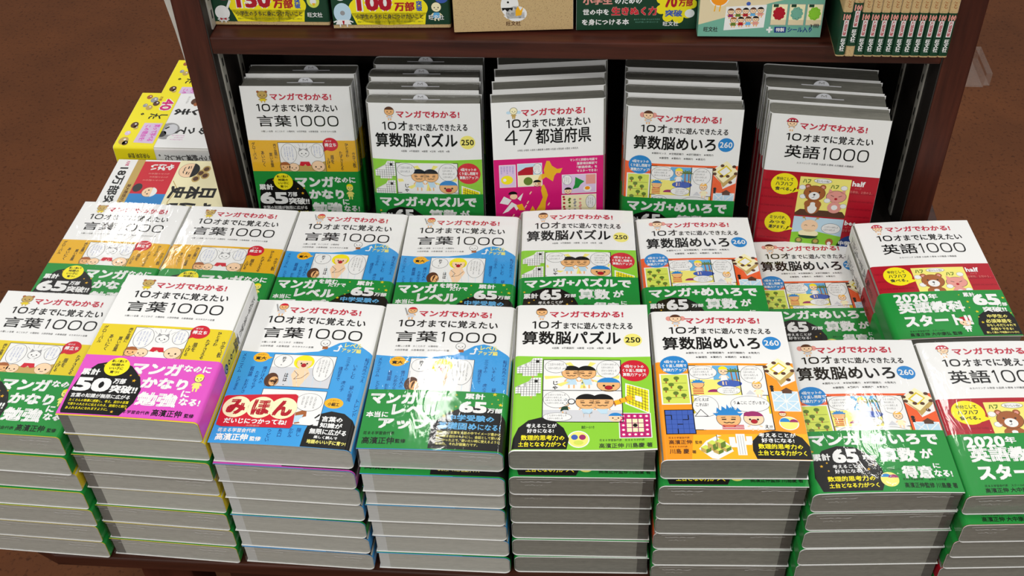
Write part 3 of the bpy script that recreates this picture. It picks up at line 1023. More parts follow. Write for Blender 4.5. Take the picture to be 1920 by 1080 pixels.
    D.t('高濱正伸', 9, 184.4, 32, 190, 'dbrown', 0.02)
    D.t('監修', 35, 185.6, 42, 189.8, 'dbrown', 0.01)
    D.t('花まるラボ代表', 9, 191.8, 27, 194.2, 'dbrown')
    D.t('川島 慶', 9, 195.6, 28, 202, 'dbrown', 0.02)
    D.t('著', 31, 197.6, 35, 201.8, 'dbrown', 0.02)
    D.poly([(38, 196), (46, 186), (56, 180), (68, 190), (72, 199), (56, 209), (50, 208)], 'white', 4)
    for x, y, h in ((40, 194, 8), (47, 188, 13), (55, 186, 12), (52, 196, 7), (60, 193, 7)):
        D.poly([(x, y), (x + 5, y - 3), (x + 10, y), (x + 5, y + 3)], 'lime', 5)
        D.poly([(x, y), (x + 5, y + 3), (x + 5, y + 3 + h * 0.6), (x, y + h * 0.6)], 'tan', 5)
        D.poly([(x + 10, y), (x + 5, y + 3), (x + 5, y + 3 + h * 0.6), (x + 10, y + h * 0.6)], 'palm', 5)
    D.line([(57, 186), (57, 178)], 0.6, 'black', 6)
    D.poly([(57, 178), (62, 179.5), (57, 181)], 'white', 6)
    for x0, y0, x1, y1 in ((76, 177, 85, 204), (69, 181, 75, 192), (86, 180, 92, 189), (70, 189, 78, 194), (84, 186, 91, 191)):
        D.rect(x0, y0, x1, y1, 'white', 4)
    for x in (78, 80.5, 83):
        D.line([(x, 179), (x, 203)], 0.35, 'grey', 5)
    D.poly([(94, 208.6), (91, 198), (92, 186), (100, 176.5), (114, 172.5), (130, 174), (142, 181), (148, 192), (148, 208.6)], 'black', 5, True)
    for s, x0, y0, x1, y1, c in (('考えることが', 99, 175.5, 136, 181.2, 'white'), ('好きになる!', 101, 182.2, 133.5, 188, 'white'),
                                 ('数理的思考力の', 97, 189.5, 141, 196, 'brightyellow'), ('土台となる力がつく', 95.5, 197.6, 143.5, 204.2, 'brightyellow')):
        D.t(s, x0, y0, x1, y1, c, 0.03, 7)
    D.vt('10才までに遊んできたえる算数脳めいろ', -22, 14, -8, 116, 'black')
    return D


def design_eigo():
    D = Design()
    D.poly([(-1e3, 83.5), (1e3, 83.5), (1e3, 209.5), (-1e3, 209.5)], 'crimson', 1, True)
    title(D, KO, '英語1000', (25, 43.5, 131, 62.5), (25, 26.5, 131, 38), 'mush')
    D.t('☆スペリング ☆発音 ☆品詞 ☆意味 ☆対義語 ☆類義語', 42, 68, 113, 71, 'ink')
    for i in range(8):
        D.t('finish hot busy enter word for today'[i * 2:], 4, 96 + i * 13, 46, 101 + i * 13, 'dcrimson', 0.01, 2)
        D.t('busy finish cold come half bee'[i:], 116, 108 + i * 12, 146, 112.5 + i * 12, 'dcrimson', 0.01, 2)
    D.rect(50, 89.5, 114.5, 150, 'paleyellow', 2)
    D.poly([(50, 146), (56, 140), (110, 140), (114.5, 146), (114.5, 150), (50, 150)], 'dbrown', 3)
    D.rect(50, 152, 114.5, 209, 'paleblue', 2)
    D.poly([(50, 178), (80, 174), (114.5, 180), (114.5, 209), (50, 209)], 'leaf', 3)
    D.bubble(68, 91, 90, 98)
    D.t('おいしいね!', 71, 93, 87, 96.5, 'ink', 0.01, 7)
    for s in (-1, 1):
        D.ell(71 + s * 9.5, 104, 4, 4, 'brown', 3)
        D.ell(71 + s * 9.5, 104.4, 2.2, 2.2, 'pinkskin', 4)
    D.ell(71, 134, 10, 13, 'brown', 4)
    D.ell(71, 137, 6, 9, 'white', 5)
    D.ell(71, 114, 14, 12, 'dbrown', 4)
    D.ell(71, 114, 13.4, 11.5, 'brown', 5)
    D.ell(71, 118, 7, 6, 'white', 6)
    D.ell(71, 116, 1.6, 1.2, 'ink', 7, n=10)
    D.line([(71, 117), (71, 120.5), (68.5, 121)], 0.5, 'ink', 7)
    for s in (-1, 1):
        D.ell(71 + s * 6, 112, 1.2, 1.2, 'ink', 7, n=8)
        D.ell(71 + s * 7, 131, 4, 5, 'brown', 6)
    for s in (-1, 1):
        D.poly([(99 + s * 11, 113), (99 + s * 10, 105), (99 + s * 4, 110)], 'pinkskin', 4)
    D.ell(99, 117, 13, 9.5, 'ink', 3)
    D.ell(99, 117, 12.5, 9, 'pinkskin', 4)
    D.line([(92, 115), (96, 117)], 0.7, 'ink', 5)
    D.line([(106, 115), (102, 117)], 0.7, 'ink', 5)
    D.ell(99, 120.5, 2, 1.8, 'crimson', 5, n=10)
    D.ell(99, 134, 9, 9, 'pinkskin', 4)
    D.ell(99, 134, 4, 4, 'white', 5)
    for x, y in ((57, 120), (54.5, 106), (107, 103), (88.5, 124), (110, 131)):
        D.ell(x, y, 4.4, 3.8, 'grey', 4, n=14)
        D.ell(x, y, 4, 3.4, 'white', 5, n=14)
    D.t('ハフ', 54, 93, 64, 99, 'palm', 0.05)
    D.t('ハフ', 90, 99, 100, 105, 'palm', 0.05)
    D.ell(72, 166, 11, 10, 'peach', 4)
    D.ell(72, 178, 13, 6, 'cream', 4)
    D.ell(72, 182, 13, 5, 'dgreen', 5, 0, 180)
    for s in (-1, 1):
        D.line([(72 + s * 6, 157), (72 + s * 8, 153)], 0.8, 'tan', 5)
        D.ell(72 + s * 9, 153, 1.8, 1.6, 'tan', 5, n=10)
        D.line([(72 + s * 5 - 2, 166), (72 + s * 5, 164.5), (72 + s * 5 + 2, 166)], 0.6, 'ink', 6)
        D.ell(72 + s * 11, 191, 5, 5.5, 'palm', 5)
        D.ell(72 + s * 11, 190, 3, 3, 'tan', 6)
    D.ell(101, 190, 5, 6, 'brown', 5)
    D.ell(101, 192, 2.6, 3, 'white', 6)
    D.bubble(88, 160, 112, 176)
    D.lines_of_text(91, 164, 109, 173, 2)
    D.bubble(66, 199, 92, 207.6)
    D.lines_of_text(70, 201, 88, 206.5, 2)
    for (x, y, ss) in ((31, 103, ('半分こして', 'ハフハフ', '食べる。')), (30, 164, ('ミツバチ、', 'みつを', '運びます。'))):
        D.ell(x, y, 17.2, 16.5, 'brightyellow', 3)
        D.poly([(x + 14, y + 5), (x + 22, y + 9), (x + 11, y + 13)], 'brightyellow', 3)
        for i, s in enumerate(ss):
            D.t(s, x - 11, y - 10.5 + i * 7.6, x + 10.5, y - 5 + i * 7.6, 'ink', 0.03)
    D.t('half', 116, 91, 132, 99, 'white', 0.04)
    D.t('ハーフ', 120, 101, 128, 103.5, 'pinkskin')
    D.t('①半分、２分の１。', 115, 105.5, 143, 109.5, 'pinkskin')
    D.t('bee', 116, 153, 131, 160.5, 'white', 0.04)
    D.t('ビー', 118, 162.5, 127, 164.5, 'pinkskin')
    D.t('①ミツバチ。', 115, 167, 134, 171, 'pinkskin')
    D.ell(131, 200, 21, 24, 'navy', 3, 180, 360)
    D.poly([(110, 200), (148, 200), (148, 209), (110, 209)], 'navy', 3)
    D.t('中学生の', 113, 186, 142, 193.5, 'white', 0.05)
    D.t('必須単語を', 112, 196, 144, 203.5, 'white', 0.05)
    D.vt('マンガでわかる!10才までに覚えたい英語1000', -23, 12, -8, 118, 'black')
    for i, y in enumerate((150, 161, 172)):
        D.ell(-13, y, 4.6, 4.4, ('green', 'pinkskin', 'magenta')[i], 3)
        D.ell(-13, y, 2.8, 2.7, 'crimson', 4)
    return D


def obi_eigo():
    D = Design()
    D.obi = (132, 209.2, 'green')
    D.t('2020', 16, 135.5, 56, 150, 'white', 0.045, res=2)
    D.t('年', 57, 136.5, 68, 145.5, 'white', 0.045)
    D.t('英語教科', 16, 149.5, 95, 168.5, 'white', 0.055, res=2)
    D.t('スタート!!', 18, 172, 97, 191, 'white', 0.055, res=2)
    D.poly([(103, 207.5), (102, 190), (106, 176), (116, 168), (130, 165), (144, 169), (150, 180), (152, 195), (152, 207.5)], 'black', 2, True)
    D.t('累計', 99, 136, 113, 143.5, 'white', 0.04)
    D.t('65', 108, 139, 140, 158.5, 'white', 0.055, res=3)
    D.t('万部', 134, 154, 146.5, 160, 'white', 0.04)
    D.t('突破!!', 115, 161, 143, 170, 'white', 0.05)
    for s, x0, y0, x1, y1 in (('中学生の', 116, 174, 140, 180), ('必須単語を', 112, 182, 142, 188.5), ('おもしろだじゃれで', 111, 190, 145, 194.5),
                              ('先取りできる!', 114, 196, 140, 200.5), ('楽しく読んで地頭のいい子に', 107, 202, 145, 205.6)):
        D.t(s, x0, y0, x1, y1, 'paleyellow', 0.025)
    for x, y, r in ((101, 152, 2.2), (107, 169, 2.4), (100, 162, 1.2), (145, 146, 2.2), (146, 172, 1.4), (108, 187, 2.2), (106, 178, 1.2), (94, 140, 1.2)):
        D.star(x, y, r, 'lemon')
    D.face(88, 186, 7, 6, 'peach', 'crimson')
    D.ell(88, 184, 8.6, 7, 'crimson', 5, 185, 355)
    D.body(88, 191, 198, 8, 'white', 3, 'white')
    D.t('花まる学習会代表　スクールFC', 20, 196.6, 60, 199.4, 'black')
    D.t('高濱正伸 大中康弘 監修', 19, 200.6, 79, 206.4, 'black', 0.014)
    return D


def design_japan():
    D = Design()
    D.poly([(-1e3, 80), (1e3, 80), (1e3, 210), (-1e3, 210)], 'magenta', 1, True)
    title(D, KO, '47都道府県', (16, 38, 129, 60), (20, 24, 128, 36.5), 'bird')
    D.t('☆地名 ☆地形 ☆自然 ☆農産業 ☆食物 ☆名産 ☆祭伝統 ☆歴史 ☆有名人', 32, 66.5, 112, 69.5, 'ink')
    for x0, y0, x1, y1, c in ((7, 88, 29, 121, 'lilac'), (31, 87, 64, 121, 'paleblue'), (90, 106, 136, 134, 'lilac'), (89, 136, 136, 170, 'cream')):
        D.rect(x0, y0, x1, y1, 'white', 2)
        D.rect(x0 + 0.8, y0 + 0.8, x1 - 0.8, y1 - 0.8, c, 3)
    D.lines_of_text(9, 90, 28, 101, 5, 'cblue', vertical=True)
    D.ell(17, 110, 8, 6.5, 'brightyellow', 4)
    D.ell(14, 110, 2.2, 2.2, 'white', 5)
    D.poly([(31.8, 104), (31.8, 99), (42, 93), (52, 92), (52, 104)], 'crimson', 4)
    D.poly([(31.8, 104), (63, 104), (63, 120), (31.8, 120)], 'cream', 4)
    D.ell(45, 113, 6, 6, 'palm', 5)
    D.bubble(52, 88, 63.4, 103)
    D.lines_of_text(54, 90, 61.5, 100, 3, 'ink', vertical=True)
    D.face(57, 117, 5.4, 4.6, 'pinkskin', 'black', True)
    D.poly([(70, 84.5), (74, 85), (77, 92), (84, 97), (91, 96), (88, 103), (83, 103), (80, 107), (78, 115), (69, 108), (63, 112), (62, 122), (57, 118), (58, 111), (61, 104), (67, 103), (66, 98)], 'gold', 4)
    D.poly([(63, 120), (66, 119), (69, 127), (71, 135), (68, 145), (67, 158), (65, 168), (60, 176), (57, 172), (50, 176), (46, 174), (41, 180), (36, 176), (30, 182),
            (22, 186), (14, 192), (6, 196), (10, 188), (18, 180), (26, 174), (36, 172), (42, 164), (46, 158), (50, 150), (54, 158), (60, 148), (64, 138), (62, 128)], 'gold', 4, True)
    D.line([(60, 172), (52, 160), (64, 150)], 0.4, 'lemon', 5)
    D.line([(40, 172), (28, 178), (16, 186)], 0.8, 'lemon', 5)
    for i, s in enumerate(('マンガと詳細な地図で', '重要項目解説で', '「都道府県」を', 'マスターできる!')):
        D.t(s, 101 + (i > 0) * 9, 83 + i * 5.4, 137, 87 + i * 5.4, 'white', 0.02)
    D.bubble(91, 107, 103, 121)
    D.lines_of_text(93, 109.5, 101, 119, 3, 'ink', vertical=True)
    D.poly([(108, 110), (113, 113), (120, 117), (115, 121), (112, 126), (104, 128), (107, 121)], 'green', 4)
    D.rect(122, 107, 135, 121, 'pinkskin', 4)
    D.face(98, 130, 5, 4.4, 'peach', 'black')
    D.ell(124, 128, 5.5, 4, 'white', 5)
    D.ell(124, 127, 3.4, 2.6, 'orange', 6)
    D.bubble(122, 138, 135, 157)
    D.lines_of_text(124.5, 141, 133, 154, 3, 'ink', vertical=True)
    for i in range(26):
        x, y = 92 + (i * 7.3) % 29, 139 + (i * 5.1) % 26
        D.ell(x, y, 1.8, 1.6, ('crimson', 'palm', 'grey', 'pinkskin')[i % 4], 4, n=8)
    D.face(105, 167, 7, 4, 'white', 'black')
    D.ell(25, 135, 5, 4, 'peach', 4)
    D.ell(24, 131.5, 6, 4.4, 'black', 5, 180, 360)
    for p in ([(6, 144), (12, 134), (22, 140), (17, 147)], [(30, 138), (38, 130), (34, 142)], [(9, 160), (22, 143), (28, 147), (17, 157)], [(22, 144), (34, 150), (28, 156)]):
        D.poly(p, 'white', 4)
    D.poly([(28, 148), (36, 146), (40, 156), (32, 156)], 'amber', 5)
    for x, y in ((46, 132), (42, 146), (39, 152), (22, 165), (10, 184), (70, 150), (30, 168)):
        D.poly([(x, y), (x + 2.5, y - 4), (x + 3.6, y - 3), (x + 1, y + 1)], 'peach', 4)
    D.vt('10才までに覚えたい47都道府県', 152, 14, 168, 116, 'black')
    return D


def lower_band(D, col='dgreen', y0=150, y1=206):
    D.obi = (y0, y1, col)


def design_kraft():
    D = Design()
    D.poly([(-1e3, 0), (1e3, 0), (1e3, 210), (-1e3, 210)], 'kraft', 1, True)
    return D


def obi_burst(num):
    D = Design()
    D.obi = (140, 205.6, 'dgreen')
    D.ell(71, 184, 49.5, 22, 'brightyellow', 2, n=48)
    D.poly([(24, 190), (118, 190), (116, 205.4), (30, 205.4)], 'brightyellow', 2, True)
    D.t(num, 31, 165, 77, 188.5, 'white', 0.11, 3)
    D.t(num, 32, 166, 76, 187.5, 'crimson', 0.05, 5, 2)
    D.t('万部', 79, 176, 104, 188, 'crimson', 0.05)
    D.vt('突破', 106, 174.5, 113.5, 188, 'cblue', 0.05)
    D.t('小学生のうちに身につけたいこと', 29, 191.6, 114, 198.2, 'ink', 0.02)
    D.t('勉強だけではわからない身のまわりのことや友だちとのつきあい方がまんがで楽しく読める', 31, 200.4, 113, 202.8, 'palm')
    D.t('旺文社', 121, 193, 140, 199.5, 'white', 0.02)
    return D


def obi_150():
    D = obi_burst('150')
    D.ell(12, 194, 9.5, 9.5, 'white', 3)
    D.body(12, 201, 205, 12, 'white', 3, 'white')
    D.poly([(8, 200.5), (12, 202.5), (16, 200.5), (16, 204), (12, 202.5), (8, 204)], 'crimson', 5)
    D.ell(130, 178, 8, 9, 'lime', 3)
    D.ell(130, 179, 4, 4, 'white', 4)
    D.poly([(128, 181), (133, 181), (130.5, 185)], 'amber', 5)
    D.ell(16, 174, 7, 4, 'wine', 3)
    D.line([(19, 188), (24, 178)], 3, 'white', 3)
    return D


def obi_100():
    D = obi_burst('100')
    D.ell(13, 190, 11, 13, 'paleblue', 3)
    D.ell(13, 190, 3, 3, 'grey', 4)
    D.body(13, 199, 205, 20, 'white', 4, 'white')
    D.poly([(11.5, 200), (14.5, 200), (13.6, 205), (12.4, 205)], 'crimson', 6)
    D.ell(12, 168, 7, 6, 'white', 3)
    D.face(131, 183, 6, 6, 'cream', 'cream', False)
    D.body(131, 190, 197, 10, 'sky', 3, 'cream')
    D.ell(138, 172, 8, 6, 'cblue', 3)
    return D


def design_kraft_bird():
    D = design_kraft()
    D.ell(70, 177, 11, 15, 'white', 2)
    D.ell(78, 188, 13, 10, 'white', 2)
    D.poly([(62, 190), (88, 186), (88, 194), (66, 194)], 'white', 2)
    D.poly([(60, 180), (74, 180), (73, 184), (70, 182), (67, 185), (64, 182), (61, 184)], 'black', 4)
    D.poly([(77, 184), (80, 178), (83, 184), (87, 179), (84, 190), (77, 191)], 'amber', 4)
    D.ell(68, 173, 1.4, 1.4, 'black', 4, n=8)
    D.t('旺文社', 65, 197.5, 83, 203.5, 'dbrown', 0.02)
    return D


def design_green_power():
    D = Design()
    D.poly([(-1e3, 0), (1e3, 0), (1e3, 210), (-1e3, 210)], 'dgreen', 1, True)
    D.t('小学生', 8, 167.5, 44, 177.5, 'pinkskin', 0.05)
    D.t('のための', 47, 168.5, 80, 177, 'white', 0.035)
    D.t('世の中を', 8, 183, 40, 191, 'white', 0.035)
    D.t('生きぬく力', 43, 180.5, 99, 192, 'pinkskin', 0.07, 5)
    D.t('生きぬく力', 43.4, 181, 98.6, 191.5, 'red', 0.035, 7)
    D.t('を身につける本', 7, 196, 65, 204, 'white', 0.035)
    D.t('友だちづきあいや心のもち方を', 71, 196, 103, 198, 'teal')
    D.t('まんがで楽しく学べるシリーズ', 73, 199.5, 101, 201.5, 'teal')
    D.ell(122, 178, 20, 20, 'brightyellow', 3, n=36)
    for k in range(9):
        D.ell(122 + 19 * math.cos(R(k * 40)), 178 + 19 * math.sin(R(k * 40)), 6.5, 6, 'brightyellow', 2, n=16)
    D.t('70', 108, 168, 123, 182, 'crimson', 0.05, 6, 2)
    D.t('万部', 125, 172, 142, 181, 'crimson', 0.04)
    D.t('突破', 109, 185, 130, 194, 'cblue', 0.05)
    D.ell(139, 190, 6, 5.4, 'white', 4)
    D.t('旺文社', 107, 200, 126, 206, 'white', 0.02)
    return D


def design_boxset():
    D = Design()
    D.poly([(-1e3, 0), (1e3, 0), (1e3, 210), (-1e3, 210)], 'teal', 1, True)
    D.poly([(0, 0), (148, 0), (148, 150), (84, 167), (30, 186), (0, 195)], 'beige', 2, True)
    D.ell(23, 160, 12, 12, 'white', 3)
    D.ell(23, 160, 10.5, 10.5, 'orange', 4)
    D.line([(19, 170), (18, 178)], 1.4, 'amber', 4)
    D.line([(25, 170), (24, 178)], 1.4, 'amber', 4)
    D.poly([(32, 172), (80, 169), (79, 198), (31, 202)], 'white', 3)
    cols = ('dbrown', 'brown', 'black', 'dbrown', 'black')
    shirts = ('purple', 'palm', 'crimson', 'sky', 'pinkskin')
    for r_ in range(2):
        for k in range(5 - r_):
            x, y = 38 + k * 8.8 + r_ * 4, 178 - k * 0.5 + r_ * 11
            D.body(x, y + 3, y + 7, 7, shirts[(k + r_) % 5], 4 + r_ * 2)
            D.face(x, y, 3.6, 3.5, 'peach', cols[(k + r_) % 5], True, True, 4)
    D.ell(58, 168, 2.6, 2.4, 'cblue', 4)
    for x, c in ((86, 'crimson'), (107, 'teal'), (128, 'leaf')):
        D.rect(x, 168, x + 19, 195, 'grey', 3)
        D.rect(x + 0.5, 168.5, x + 18.5, 194.5, 'cream', 4)
        D.rect(x + 2, 168.5, x + 8, 172, 'dgreen', 5)
        for k in range(9):
            D.ell(x + 9.5 + 5 * math.cos(R(k * 40)), 180 + 6 * math.sin(R(k * 40)), 2.6, 2.6, c, 5, n=10)
        D.ell(x + 9.5, 180, 5, 6, c, 6)
        D.rect(x + 0.5, 188, x + 18.5, 194.5, 'beige', 5)
    D.t('3冊', 134, 193, 145, 198, 'ink', 0.02, 7)
    D.rect(82.5, 199.6, 90, 202, 'white', 3)
    D.rect(85, 197, 87.5, 204.8, 'white', 4)
    D.rect(92, 197, 106, 204.5, 'navy', 3)
    D.t('特製', 94, 198.2, 104, 203.2, 'white', 0.03)
    D.t('シール入り', 108, 197, 137, 204, 'navy', 0.03)
    D.t('旺文社', 7, 197.5, 24, 204, 'ink', 0.02)
    return D


def obi_spine():
    D = Design()
    D.obi = (152, 208, 'dgreen')
    return D


def design_zetsumetsu():
    D = Design()
    D.H = 188
    for s, x0, y0, x1, y1 in (('絶滅しま', 40, 8, 62, 121), ('わけあって、', 92, 14, 112, 122)):
        D.vt(s, x0, y0, x1, y1, 'black', 0.03)
    D.ell(104, 116, 22, 18, 'grey', 1)
    D.ell(100, 112, 14, 10, 'lgrey', 2)
    D.ell(112, 122, 8, 6, 'ink', 2)
    D.ell(122, 96, 12, 16, 'white', 3)
    D.lines_of_text(114, 86, 130, 106, 3, 'pink', vertical=True)
    D.ell(22, 96, 9, 6, 'dbrown', 3)
    D.ell(30, 92, 5, 4, 'brown', 4)
    D.t('おもしろいきもの', 8, 106, 28, 110, 'grey')
    D.vt('わけあって絶滅しました。', 158, 18, 170, 120, 'ink', 0.02)
    return D


def obi_zetsumetsu():
    D = Design()
    D.obi = (125, 187.6, 'brightyellow')
    D.t('40', 16, 128, 50, 148, 'white', 0.1, 3, 2)
    D.t('40', 17, 129, 49, 147, 'magenta', 0.03, 5, 2)
    D.t('万部', 10, 150, 22, 155, 'brown', 0.02)
    D.vt('した。', 57, 128, 73, 172, 'black', 0.03)
    D.poly([(84, 129), (138, 129), (136, 160), (84, 158)], 'lilac', 3, True)
    D.t('笑って学べる', 88, 131, 132, 141, 'pink', 0.03)
    D.t('この理由を!', 90, 145, 132, 154, 'pink', 0.03)
    for x, y, r, c in ((20, 162, 8, 'grey'), (30, 156, 7, 'dbrown'), (12, 172, 6, 'brown'), (42, 164, 7, 'tan'), (36, 172, 5, 'grey'),
                       (90, 172, 8, 'dbrown'), (97, 168, 5, 'tan'), (112, 176, 6, 'lilac'), (132, 176, 10, 'tan'), (138, 172, 6, 'dbrown')):
        D.ell(x, y, r, r * 0.75, c, 4, n=16)
        D.ell(x - r * 0.3, y - 1, r * 0.25, r * 0.2, 'white', 5, n=8)
    D.tside('今泉忠明 監修', 157, 134, 166, 168, 'ink', 0.01)
    return D


def design_yabai():
    D = Design()
    D.H = 188
    D.rect(0, 0, 148, 92, 'cream', 1)
    D.vt('日本史', 62, 20, 92, 88, 'black', 0.05, 6)
    D.vt('やばい', 100, 16, 130, 88, 'black', 0.05, 6)
    D.face(24, 74, 17, 14, 'peach', 'black', True, True, 2, 'shut')
    for x, y in ((30, 54), (44, 58), (36, 46), (20, 48)):
        D.ell(x, y, 8, 6, 'tan', 2)
        D.ell(x, y, 5, 4, 'dbrown', 3)
    D.line([(50, 90), (70, 78), (100, 84), (140, 76)], 1.2, 'tan', 3)
    D.rect(4, 92, 148, 146, 'red', 2)
    D.rect(82, 92, 148, 146, 'midblue', 3)
    D.vt('やばい', 10, 98, 26, 134, 'white', 0.05, 6)
    for k, (y0, y1) in enumerate(((100, 122), (100, 118), (104, 126))):
        D.vt('もうすぐ読める', 32 + k * 8, y0, 36 + k * 8, y1 + 10, 'pinkskin', 0.01)
    D.face(78, 118, 11, 10, 'peach', 'white', True, True, 4)
    D.ell(68, 138, 10, 7, 'ink', 4)
    D.bubble(104, 104, 126, 134, 'white', 5)
    D.vt('ええっ', 111, 109, 118, 130, 'ink', 0.02, 8)
    D.rect(0, 146, 148, 158, 'tan', 2)
    D.t('東大教授がおしえる', 60, 149, 130, 155, 'dbrown', 0.02)
    D.t('18万部突破!', 20, 164, 140, 180, 'black', 0.03, 6, 2)
    D.t('大人気', 4, 168, 16, 174, 'magenta', 0.02)
    return D


# ------------------------------------------------------------------ book geometry (metres; lying, cover up, spine at +x or -x)
class Shape:
    def __init__(self, T=29.0, r=6.0, spine=1, W=147.0, H=210.0, arch=0.0, lift=0.0, top_lift=0.0):
        self.T, self.r, self.spine, self.H, self.arch, self.lift, self.top_lift = T, r, spine, H, arch, lift, top_lift
        self.W = W
        self.L0 = W - r
        self.Q = math.pi * r / 2
        self.A = 2 * self.L0 + 2 * self.Q + (T - 2 * r)

    def bend(self, a, v, h):
        """a: length along the wrap from the fore edge, v: down from the head, h: height above the cover"""
        L0, Q, r, T = self.L0, self.Q, self.r, self.T
        a = np.asarray(a, float)
        x = np.where(a <= L0, a, 0.0)
        z = np.where(a <= L0, T + h, 0.0)
        p = np.clip((a - L0) / r, 0, math.pi / 2)
        m = (a > L0) & (a <= L0 + Q)
        x = np.where(m, L0 + (r + h) * np.sin(p), x)
        z = np.where(m, T - r + (r + h) * np.cos(p), z)
        s1 = L0 + Q
        s2 = s1 + T - 2 * r
        m = (a > s1) & (a <= s2)
        x = np.where(m, L0 + r + h, x)
        z = np.where(m, T - r - (a - s1), z)
        m = (a > s2) & (a <= s2 + Q)
        p2 = np.clip((a - s2) / r, 0, math.pi / 2)
        x = np.where(m, L0 + (r + h) * np.cos(p2), x)
        z = np.where(m, r - (r + np.minimum(h, 0)) * np.sin(p2), z)
        m = a > s2 + Q
        x = np.where(m, L0 - (a - s2 - Q), x)
        z = np.where(m, 0.0 - np.minimum(h, 0), z)
        return self.warp(x, v, z)

    def warp(self, x, v, z, cover=True):
        k = np.clip(z / self.T, 0, 1.2)
        t = np.clip(x / self.W, 0, 1)
        z = z + self.arch * np.sin(math.pi * t) * k
        if cover:
            fore = np.clip(1 - t * 1.6, 0, 1) ** 2
            z = z + k ** 6 * fore * (self.lift * np.clip(v / self.H, 0, 1) ** 4 + self.top_lift * np.clip(1 - v / self.H, 0, 1) ** 4)
        X = (x - self.W / 2) * self.spine
        return np.stack([X / 1000, (self.H / 2 - v) / 1000, z / 1000], 1)

    def from_uv(self, u, v, h):
        sc = self.W / 148.0
        a = u * sc if self.spine > 0 else (148 - u) * sc
        return self.bend(np.clip(a, 0.02, self.A - 0.02), v, h)


class MeshAcc:
    def __init__(self):
        self.v, self.f, self.m, self.n, self.mats = [], [], [], 0, []

    def mat(self, m):
        if m not in self.mats:
            self.mats.append(m)
        return self.mats.index(m)

    def add(self, pts, faces, m):
        mi = self.mat(m)
        self.v.append(pts)
        for f in faces:
            self.f.append(tuple(i + self.n for i in f))
            self.m.append(mi)
        self.n += len(pts)

    def mesh(self, name):
        me = bpy.data.meshes.new(name)
        V = np.concatenate(self.v)
        me.from_pydata(V.tolist(), [], self.f)
        for m in self.mats:
            me.materials.append(m)
        me.polygons.foreach_set('material_index', np.array(self.m, 'i'))
        me.update()
        return me


def grid_faces(na, nv, flip=False):
    out = []
    for i in range(na - 1):
        for j in range(nv - 1):
            q = (i * nv + j, (i + 1) * nv + j, (i + 1) * nv + j + 1, i * nv + j + 1)
            out.append(q[::-1] if flip else q)
    return out


def a_samples(S):
    L0, Q = S.L0, S.Q
    s2 = L0 + Q + S.T - 2 * S.r
    return np.concatenate([np.linspace(0, L0, 33), np.linspace(L0, L0 + Q, 9)[1:], np.linspace(L0 + Q, s2, 5)[1:],
                           np.linspace(s2, s2 + Q, 9)[1:], np.linspace(s2 + Q, S.A, 9)[1:]])


def sheet(acc, S, v0, v1, h, thick, mat, a0=0.0, a1=None, nv=9, rim=None):
    A = a_samples(S)
    A = A[(A >= a0) & (A <= (a1 if a1 else S.A))]
    if S.lift or S.top_lift:
        nv = int((v1 - v0) / 7) + 2
    vv = np.linspace(v0, v1, nv)
    aa, bb = [g.ravel() for g in np.meshgrid(A, vv, indexing='ij')]
    na = len(A)
    out = S.bend(aa, bb, np.full(aa.shape, h))
    inn = S.bend(aa, bb, np.full(aa.shape, h - thick))
    N = na * nv
    fs = grid_faces(na, nv) + [tuple(i + N for i in f) for f in grid_faces(na, nv, True)]
    for i in range(na - 1):
        for j in (0, nv - 1):
            p, q = i * nv + j, (i + 1) * nv + j
            fs.append((p, q, q + N, p + N))
    for i in (0, na - 1):
        for j in range(nv - 1):
            p, q = i * nv + j, i * nv + j + 1
            fs.append((p, q, q + N, p + N))
    nmain = 2 * (na - 1) * (nv - 1)
    V = np.concatenate([out, inn])
    acc.add(V, fs[:nmain], mat)
    acc.add(V.copy(), fs[nmain:], rim or mat)


